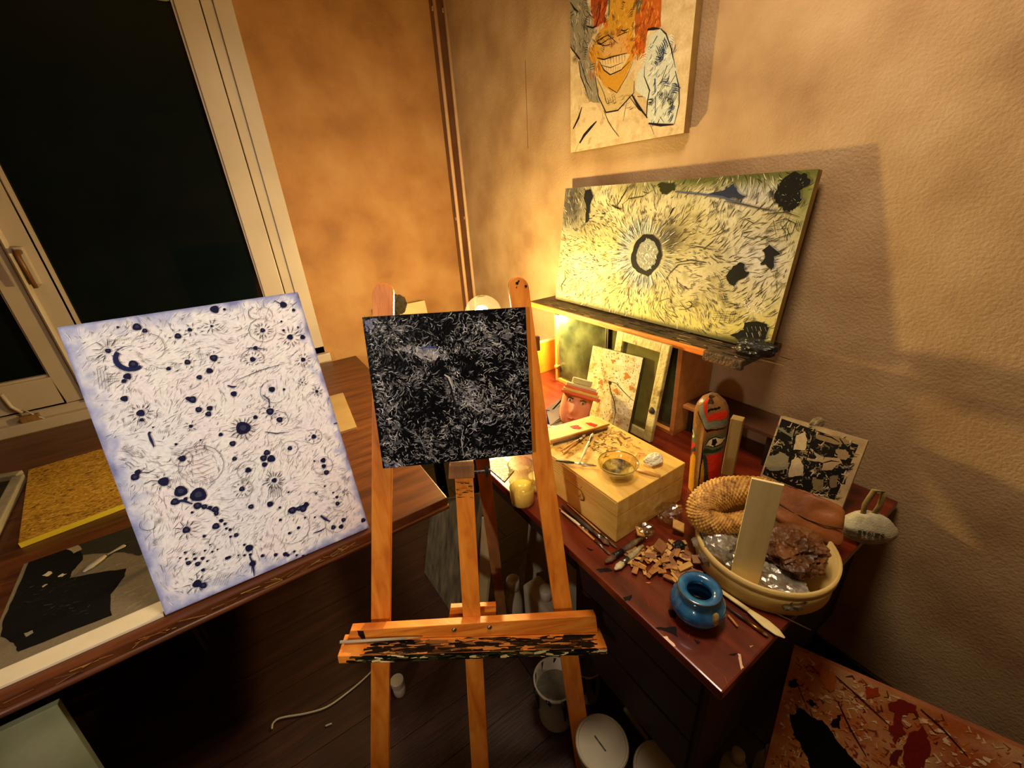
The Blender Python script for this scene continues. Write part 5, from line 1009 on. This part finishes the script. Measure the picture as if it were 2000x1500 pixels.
stick('wooden_stick', dz(1262, 1085, .004), dz(1338, 1124, .004), .003, HB, 'tan stick running from the wood chips to the blue pot', 'stick')

# ================================================================== BASKET AND ITS CONTENTS
BC = V((.9, .322, T)); BR = .150; BH = .072
bas = empty('chip_basket', BC, 'round pale chip wood basket with an upright slat handle', 'basket')
CW = M('basket_wood', [(196, 164, 92), (214, 184, 112)], stretch=(2, 2, 14), rough=.55)
MB().lathe([(BR * .97, .001), (BR, .004), (BR * 1.01, BH), (BR * .985, BH), (BR * .97, .008), (.001, .006)], BC, 56).build('basket_wall', CW, bas, 0, True)
MB().lathe([(BR * 1.012, BH * .72), (BR * 1.03, BH * .74), (BR * 1.03, BH * 1.02), (BR * .99, BH * 1.02)], BC, 56, caps=False).build('rim_band', CW, bas, 0, True)
h0, h1 = PZp(1420, 1150, T + .004), PZp(1474, 1168, T + .004)
hz = zat((h0.x + h1.x) / 2, (h0.y + h1.y) / 2, 955)
hr = h1 - h0; hr.z = 0; hn = V((-hr.y, hr.x, 0)).normalized(); hn = hn if hn.dot(BC - h0) > 0 else -hn
hd = V((0, 0, hz - T)) + hn * .02 + hr * .05
MB().obox(h0, hr * 1.02, hd, hn * .006).build('slat_handle', CREAM, bas, .0012)
# foil, brown paper, leather pouch, woven coil
FOIL = M('foil', [(130, 124, 112), (196, 190, 178)], scale=14, rough=.28, metal=.6, bump=.3)
crumple('crumpled_foil', BC + V((-.085, .055, .05)), .05, FOIL, 'crumpled silvery white foil at the left inside the basket', 'foil', 'foil in the basket', (1.0, 1.1, .8), .7, 2.6, 4, 4, None, True, T + .012)
crumple('crumpled_foil', BC + V((-.07, -.075, .04)), .045, FOIL, 'crumpled foil inside the basket front, right of the slat handle', 'foil', 'foil in the basket', (.9, 1.1, .7), .7, 2.6, 8, 4, None, True, T + .012)
BRP = M('brown_paper', [(44, 22, 8), (96, 56, 20), (140, 92, 40)], scale=8, rough=.5, bump=.3)
crumple('crumpled_paper', BC + V((.02, -.05, .07)), .07, BRP, 'dark brown crumpled paper in the middle of the basket', 'paper', 'brown papers in the basket', (1.0, .9, .6), .75, 3, 11, 5, None, True, T + .012)
crumple('crumpled_paper', BC + V((.07, -.06, .045)), .055, BRP, 'small dark brown crumpled paper at the right rim of the basket', 'paper', 'brown papers in the basket', (.8, .8, .7), .75, 3, 14, 4, None, True, T + .012)
LEA = M('brown_leather', [(92, 46, 16), (130, 72, 28), (150, 88, 38)], scale=10, rough=.5, bump=.2)
lp = PP(1575, 1003, V((1.02, .30, .86)), V((-.8, -.5, .35)).normalized())
mbq = MB(); ln = V((-.75, -.45, .5)).normalized(); lr_ = V((0, 0, 1)).cross(ln).normalized(); lr_ = lr_ if lr_.dot(RX) > 0 else -lr_; lu = ln.cross(lr_); lu = lu if lu.z > 0 else -lu
bm = bmesh.new(); bmesh.ops.create_cube(bm, size=2); bmesh.ops.subdivide_edges(bm, edges=bm.edges, cuts=8, use_grid_fill=True)
for v in bm.verts:
    x, y, z = v.co; k = (abs(x) ** 7 + abs(y) ** 7 + abs(z) ** 7) ** (1 / 7); q = v.co / k; w_ = .004 * noise.noise(q * 2.5)
    mbq.v.append(lp + lr_ * q.x * .076 + lu * q.y * .050 + ln * (q.z * .015 * (1 - .4 * q.y) + 2.2 * w_) + lu * (-.016 * q.x + .006 * noise.noise(q * 1.7)))
mbq.f = [[v.index for v in fc.verts] for fc in bm.faces]; mbq.c = [None] * len(mbq.f); bm.free()
lpo = empty('leather_pouch', lp, 'brown leather pouch resting on the basket, below the block print', 'pouch'); mbq.build('pouch_body', LEA, lpo, 0, True)
MB().tube([lp + lr_ * t * .07 + ln * .0195 + lu * (-.012 - .016 * t + .012 * t * t) for t in (-1, -.5, 0, .5, 1)], .0012, 6).build('flap_seam', DARKW, lpo, 0, True)
# woven coil with scale relief
path = []
for u, v, z in ((1506, 955, .885), (1455, 956, .89), (1408, 964, .885), (1378, 984, .872), (1374, 1008, .858), (1396, 1022, .852), (1432, 1022, .85), (1475, 1012, .85)): path.append(PZp(u, v, z))
def cat(P, n):
    out = []
    for i in range(len(P) - 1):
        a, b2, c2, d = P[max(0, i - 1)], P[i], P[i + 1], P[min(len(P) - 1, i + 2)]
        for k in range(n):
            t = k / n; out.append(.5 * ((2 * b2) + (c2 - a) * t + (2 * a - 5 * b2 + 4 * c2 - d) * t * t + (3 * b2 - a - 3 * c2 + d) * t ** 3))
    return out + [P[-1]]
pa = cat(path, 34); mb = MB(); NN = 80; up = None
for i, q in enumerate(pa):
    t = (pa[min(i + 1, len(pa) - 1)] - pa[max(0, i - 1)]).normalized(); up = up or V((0, 0, 1)); x = t.cross(up).normalized(); y = x.cross(t); g = i / (len(pa) - 1)
    r0 = .030 * (.75 + .5 * math.sin(math.pi * min(1, g * 1.15 + .05)))
    for j in range(NN):
        a = 2 * math.pi * j / NN; s_ = abs(math.sin(8 * a + i * .55)) * abs(math.sin(8 * a - i * .55)); r = r0 * (1 + .17 * s_); mb.v.append(q + x * math.cos(a) * r + y * math.sin(a) * r)
K = len(pa); mb.f = [[i * NN + j, i * NN + (j + 1) % NN, (i + 1) * NN + (j + 1) % NN, (i + 1) * NN + j] for i in range(K - 1) for j in range(NN)] + [list(range(NN))[::-1], [(K - 1) * NN + j for j in range(NN)]]; mb.c = [None] * len(mb.f)
tag(mb.build('woven_coil', M('straw_weave', [(96, 58, 18), (176, 124, 46), (206, 160, 76)], scale=60, rough=.45, bump=.3), None, 0, True), 'thick woven straw coil hanging over the left rim of the basket', 'straw coil')

# block print leaning behind the basket
pa_ = PZp(1484, 932, T + .022); pb_ = PZp(1632, 991, T + .022); hh_ = (pb_ - pa_).normalized(); pn = V((hh_.y, -hh_.x, 0)); pn = pn if pn.dot(CAMP - pa_) > 0 else -pn; pn = (pn * .93 + V((0, 0, .36))).normalized()
c4 = on(pa_, pn, 1504, 819, 1687, 846, 1632, 991, 1484, 932)
pr_ = hh_; pu = pn.cross(pr_); pu = pu if pu.z > 0 else -pu
pw = ((c4[1] - c4[0]).length + (c4[2] - c4[3]).length) / 2; ph = ((c4[0] - c4[3]).length + (c4[1] - c4[2]).length) / 2
bpt = empty('block_print', c4[3] + pr_ * pw / 2, 'thick panel printed with black and cream figures, leaning behind the basket', 'panel')
MB().obox(c4[3], pr_ * pw, pu * ph, -pn * .035).build('panel_body', M('panel_cream', [(150, 128, 92), (176, 154, 116)], scale=30, rough=.7), bpt, .002)
p = Paint(c4[3], pr_, pu, pw, ph)
def f(x, y, a, b): return mixc((150, 126, 92), (176, 150, 110), .5 + NZ(a * 8, b * 8))
p.grid(f, 20, 20)
Z8 = Zm(1460, 780, 5)
m_ = .012
p.face([(m_ * .4, m_), (pw * .55, m_ * .8), (pw * .9, m_ * 1.6), (pw - m_ * 1.3, ph - m_ * 1.4), (m_ * .4, ph - m_ * .6)], (20, 16, 14))
for k in range(420):
    a = random.uniform(.006, pw - .02); b_ = random.uniform(.014, ph - .016); t = 5 * NZ(a * 26, b_ * 26, 5); L = random.uniform(.006, .02); c = random.choice([(150, 126, 96), (186, 166, 130), (96, 84, 62), (120, 108, 78), (18, 15, 13), (22, 18, 14), (60, 56, 44)])
    p.strokem([(a, b_), (a + L * .4 * math.cos(t), b_ + L * .4 * math.sin(t)), (a + L * math.cos(t + .9), b_ + L * math.sin(t + .9))], random.uniform(.0015, .005), c)
for poly, c in (((480, 350, 560, 320, 590, 400, 560, 500, 450, 490), (180, 160, 124)), ((430, 600, 500, 560, 545, 640, 540, 740, 400, 760, 400, 690), (176, 158, 124)), ((680, 340, 860, 350, 980, 400, 1000, 440, 860, 440, 660, 380), (128, 106, 76)), ((640, 500, 740, 560, 740, 620, 570, 590, 570, 570, 680, 580), (150, 134, 104)), ((760, 560, 900, 570, 920, 620, 820, 690, 720, 690), (156, 130, 96)), ((860, 500, 960, 490, 1000, 550, 960, 600, 880, 570), (134, 112, 80)), ((200, 560, 330, 520, 410, 560, 390, 680, 220, 700, 160, 640), (124, 116, 92)), ((800, 750, 880, 740, 880, 850, 800, 870), (110, 92, 66)), ((250, 230, 400, 330, 470, 310, 440, 380, 300, 290), (104, 108, 84)), ((640, 780, 740, 780, 740, 900, 640, 880), (116, 100, 66))):
    p.poly(Z8(*poly), c, .002)
for q in ((480, 240, 450, 360, 440, 500, 420, 620, 380, 760), (660, 290, 620, 420, 600, 500, 560, 640), (620, 480, 700, 490, 760, 560), (700, 700, 800, 700, 900, 720), (780, 760, 800, 860, 850, 880), (860, 460, 940, 480, 1000, 470), (700, 340, 820, 370, 900, 420), (740, 620, 820, 600, 900, 610), (900, 380, 940, 440, 960, 460)): p.stroke(Z8(*q), .004, (18, 14, 12))
finish(bpt, p)
sp_ = Paint(c4[3] - pn * .035, pn, pu, .035, ph); sp_.n = -pr_; sp_.lift = .0006
for k in range(11):
    b0 = ph - .02 - k * .012
    for s_ in range(3): sp_.strokem([(.010 + random.uniform(0, .014), b0 + random.uniform(0, .007)), (.010 + random.uniform(0, .014), b0 + random.uniform(0, .007))], .0014, (44, 36, 26))
tag(sp_.mb.build('side_lettering', PIG, bpt), kind='stuff')
crumple('curled_paper', c4[0].lerp(c4[1], .5) - pn * .03 + V((0, 0, .006)), .026, M('grey_curl', [(96, 82, 56), (150, 130, 94)], scale=20), 'small curled grey paper scrap on top of the block print', 'paper', None, (1.3, .6, .6), .5, 3, 6, 3)
# white sack with print, strap loop
sc_ = PZp(1690, 1035, T + .035); sc_ = V((sc_.x, sc_.y, T))
sk = empty('cloth_sack', sc_, 'small white cloth sack printed with dark letters, by the right wall', 'sack')
SKM = M('sack_cloth', [(150, 140, 110), (176, 168, 138)], scale=60, rough=.85, bump=.25)
mbq = MB(); bm = bmesh.new(); bmesh.ops.create_icosphere(bm, subdivisions=4, radius=1)
sr = V((.62, -.78, 0)).normalized()
if sr.dot(RX) < 0: sr = -sr
sn = V((0, 0, 1)).cross(sr); sn = sn if sn.dot(CAMP - sc_) > 0 else -sn
for v in bm.verts:
    q = v.co.copy(); k = 1 + .10 * noise.noise(q * 1.8 + V((3, 0, 0))) + .05 * noise.noise(q * 5); zz_ = q.z * .040 * k
    if q.z > .6: zz_ += (q.z - .6) * .03
    mbq.v.append(sc_ + V((0, 0, .040 + zz_)) + sr * q.x * .066 * k + sn * q.y * .034 * k)
mbq.f = [[v.index for v in fc.verts] for fc in bm.faces]; mbq.c = [None] * len(mbq.f); bm.free(); mbq.build('sack_body', SKM, sk, 0, True)
LET = {'S': [(1, .9, .5, 1, 0, .8, .5, .5, 1, .2, .5, 0, 0, .1)], 'T': [(0, 1, 1, 1), (.5, 1, .5, 0)], 'O': [(.5, 1, 0, .5, .5, 0, 1, .5, .5, 1)], 'N': [(0, 0, 0, 1, 1, 0, 1, 1)], 'E': [(1, 1, 0, 1, 0, 0, 1, 0), (0, .5, .8, .5)], 'B': [(0, 0, 0, 1, .8, .85, .7, .55, 0, .5, .9, .35, .8, .05, 0, 0)], 'L': [(0, 1, 0, 0, .9, 0)], 'A': [(0, 0, .5, 1, 1, 0), (.2, .4, .8, .4)], 'C': [(1, .85, .5, 1, 0, .5, .5, 0, 1, .15)]}
def letters(txt, o, r, u, h, w_, gap, th, lift_n, parent, name, col, curve=None):
    mb = MB()
    for k, chh in enumerate(txt):
        for ln_ in LET[chh]:
            pts = [V(o) + V(r) * (k * (w_ + gap) + ln_[i] * w_) + V(u) * ln_[i + 1] * h for i in range(0, len(ln_), 2)]
            if curve: pts = [curve(t) for t in pts]
            mb.tube(pts, th, 5, col=col)
    return mb.build(name, PIG, parent)
def onsack(t):
    d = t - (sc_ + V((0, 0, .040))); x = d.dot(sr) / .066; z = d.z / .040; y = math.sqrt(max(.02, 1 - x * x - z * z)); return sc_ + V((0, 0, .040)) + sr * d.dot(sr) + V((0, 0, d.z)) + sn * (y * .0345 + .001)
tag(letters('STONES', sc_ + V((0, 0, .045)) - sr * .030 + sn * .03, sr, (0, 0, 1), .010, .0068, .0026, .0012, sn, sk, 'printed_letters', (52, 46, 34), onsack), kind='stuff')
MB().tube([onsack(sc_ + V((0, 0, .034)) + sr * x) for x in (-.004, .004, .012, .02)], .0018, 5, col=(60, 54, 40)).build('printed_mark', PIG, sk)
STR = M('strap_olive', [(110, 92, 48), (140, 120, 68)], scale=20)
tq = sc_ + V((0, 0, .075)); MB().tube([tq - sr * .016, tq - sr * .020 + V((0, 0, .04)), tq - sr * .012 + V((0, 0, .085)), tq + sr * .008 + V((0, 0, .088)), tq + sr * .010 + V((0, 0, .04)), tq + sr * .002], [.006, .006, .006, .006, .006, .006], 8, flat=.4).build('strap_loop', STR, sk, 0, True)

# black rag and wire on the shelf board
q = PXp(1478, 668, 1.26); crumple('black_rag', (1.262, q.y, LZ + .05), .045, BLACKP, 'black rag at the right end of the shelf board', 'rag', None, (.7, 1.2, .6), .6, 2.5, 21, 4, None, True, LZ + .0245)
w0 = [PZp(u, v, LZ + .027) for u, v in ((1318, 640), (1330, 632), (1350, 634), (1362, 643), (1352, 650), (1335, 650))]
tag(MB().tube(cat(w0, 5), .0024, 6).build('wire_loop', BLACKP, None, 0, True), 'black wire loop lying on the shelf board under the wide canvas', 'wire')

# ================================================================== CORNER BEHIND THE EASEL
q0, q1 = PYp(752, 618, 2.5), PYp(853, 597, 2.5)
tag(MB().obox((q0.x, 2.44, .002), (q1.x - q0.x, 0, 0), (0, .02, 0), (0, .26, q1.z)).build('hardboard_sheet', M('panel_white', [(186, 160, 110), (206, 182, 134)], rough=.7), None, .002), 'off white panel standing in the room corner behind the easel', 'panel')
crumple('dark_cloth', (PYp(783, 592, 2.6).x, 2.66, PYp(783, 592, 2.6).z - .02), .055, M('dark_cloth', [(36, 28, 16), (70, 58, 36)], scale=20, rough=.9), 'dark crumpled cloth on top of the off white corner panel', 'cloth', None, (.9, .7, 1.1), .5, 2.6, 31, 4)

# ================================================================== UNDER THE DESK AND ON THE FLOOR
GW = M('weathered_wood', [(60, 52, 36), (96, 84, 58), (120, 106, 78)], stretch=(8, 8, 1), scale=4, rough=.8, bump=.3)
a = PZp(828, 1118, .002); b_ = PZp(900, 1226, .002); u2 = V((.075, 0, .0)); hgt = .62
tag(MB().prism([a, b_, b_ + V((.17, 0, hgt)), a + V((.10, .0, hgt * .62))], (.02, 0, 0)).build('weathered_plank', GW, None, .002), 'wide weathered grey plank leaning against the desk behind the easel mast', 'plank')
tag(MB().obox(PZp(878, 1160, .002) + V((.02, .02, 0)), (0, -.10, 0), (.022, 0, 0), (.155, 0, .66)).build('dark_plank', M('dark_plank', [(44, 36, 24), (70, 58, 38)], stretch=(8, 8, 1), scale=4, rough=.8), None, .002), 'dark narrow plank leaning beside the weathered plank', 'plank')
c = PXp(963, 1030, .52); e = PXp(941, 1010, .52); g = PXp(952, 1111, .50)
tag(MB().prism([c, e, V((.45, e.y + .02, .012)), V((.45, g.y, .012))], (.012, .0, 0)).build('pale_board', M('pale_board', [(150, 128, 84), (176, 152, 104)], rough=.8), None, .001), 'pale speckled board leaning at the desk front right of the mast', 'board')
# containers under the desk
c = PZp(1048, 1185, .12)
tag(MB().obox((.70, .80, .002), (.012, 0, 0), (0, .34, 0), (.06, 0, .46)).build('grey_sheet', M('grey_sheet', [(120, 112, 92), (146, 138, 116)], scale=6, rough=.8), None, .001), 'grey cardboard sheet standing under the desk behind the white canister', 'cardboard')
can = empty('white_canister', (.63, .88, 0), 'white plastic canister with a round cap under the desk', 'canister')
x0, y0 = .60, .82
MB().box(x0, x0 + .085, y0, y0 + .17, .001, .235).build('body', PLASW, can, .012)
q = PZp(1050, 1165, .24); MB().lathe([(.024, 0), (.024, .014), (.026, .015), (.026, .046), (.023, .05)], (x0 + .042, y0 + .07, .23), 24).build('cap', PLASW, can, 0, True)
MB().box(x0 + .034, x0 + .0345 - .012, y0 + .069, y0 + .071, .25, .275).build('cap_mark', BLACKP, can)
q = PZp(992, 1165, .17); bottle('white_bottle', q.x + .03, q.y + .0, .0, .25, .034, 'white plastic bottle beside the canister under the desk', PLASW, PLASW, 'white bottles under the desk', neck=.7)
# buckets
def bucket(c, r, h, label, mark=None, dirty=False, open_=False):
    o = empty('lidded_bucket' if not open_ else 'open_bucket', c, label, 'bucket', 'white buckets on the floor')
    x, y = c[0], c[1]
    MB().lathe([(r * .84, .001), (r * .86, .006), (r * .97, h * .93), (r * 1.0, h * .93), (r * 1.0, h * .97)], (x, y, 0), 36, caps=not open_).build('pail', PLASW, o, 0, True)
    if open_:
        MB().lathe([(r * 1.0, h * .93), (r * 1.04, h * .95), (r * 1.04, h), (r * .96, h), (r * .94, h * .7), (r * .001, h * .68)], (x, y, 0), 36, caps=False).build('rim', PLASW, o, 0, True)
        MB().lathe([(.001, h * .70), (r * .93, h * .70)], (x, y, 0), 36, caps=False).build('old_paint', M('grey_paint', [(60, 54, 40), (110, 102, 80)], scale=20, rough=.4), o)
        for k in range(9):
            t = k * .7 + .2; MB().tube([V((x, y, 0)) + V((math.cos(t), math.sin(t), 0)) * r * 1.035 + V((0, 0, h * .99)), V((x, y, 0)) + V((math.cos(t + .1), math.sin(t + .1), 0)) * r * 1.0 + V((0, 0, h * random.uniform(.4, .85)))], [.008, .003], 6).build('paint_drip', BLACKP, o, 0, True)
    else:
        MB().lathe([(r * 1.05, h * .88), (r * 1.07, h * .9), (r * 1.07, h * .985), (r * 1.03, h), (r * .97, h), (r * .95, h * .985), (r * .001, h * .985)], (x, y, 0), 40).build('lid', PLASW, o)
    return o
c = PZp(1182, 1422, .20); bk1 = bucket((.497, c.y - .02, 0), .070, .20, 'white lidded bucket with a dark mark, left of the lettered bucket')
MB().obox(V((.49, c.y - .04, .1972)), (.004, 0, 0), (0, .045, 0), (0, 0, .0008)).build('lid_mark', BLACKP, bk1)
c = PZp(1268, 1490, .20); bk2 = bucket((c.x + .012, c.y - .03, 0), .068, .20, 'white lidded bucket lettered in black, half under the desk')
rx = V((RX.x, RX.y, 0)).normalized(); ry = V((0, 0, 1)).cross(rx)
tag(letters('BLANC', V((c.x + .012, c.y - .03, .1978)) - rx * .026 - ry * .012, rx, ry, .016, .008, .0035, .0012, None, bk2, 'lid_lettering', (14, 12, 12)), kind='stuff')
c = PZp(1098, 1338, .20); bucket((c.x - .005, c.y + .03, 0), .068, .20, 'open white bucket with black drips behind the right easel leg', open_=True)
c = PZp(1150, 1315, .17); bucket((c.x + .02, c.y + .03, 0), .05, .17, 'open white bucket smaller, tucked behind the dripping bucket', open_=True)
c = PZp(782, 1352, .0); jar('white_pot', c.x, c.y, 0, .075, .022, 'small white lidded pot on the floor under the easel tray', .3)
c = PZp(1435, 1496, .10); bottle('white_bottle', c.x, c.y, .0, .17, .035, 'white bottle on the floor by the desk end', PLASW, PLASW, 'white bottles on the floor'); 
c = PZp(1500, 1498, .10); bottle('white_bottle', c.x + .02, c.y + .01, .0, .15, .028, 'white bottle on the floor beside the red canvas', PLASW, PLASW, 'white bottles on the floor')
stick('white_stick', PZp(1222, 1385, .16) , PZp(1262, 1442, .03), .008, PLASW, 'white stick leaning between the buckets and the desk', 'stick')
# cable and bit on the floor
cb = [PZp(u, v, .006) for u, v in ((531, 1424), (534, 1412), (550, 1402), (600, 1393), (640, 1380), (680, 1352), (712, 1325), (735, 1300), (760, 1262))]
tag(MB().tube(cat(cb, 6), .0035, 8).build('white_cable', PLASW, None, 0, True), 'thin white cable curling on the dark floor left of the easel', 'cable')
tag(MB().tube([PZp(636, 1418, .004), PZp(648, 1413, .004)], .003, 6).build('white_stub', PLASW, None), 'tiny white stub on the floor left of the easel foot', 'stub')
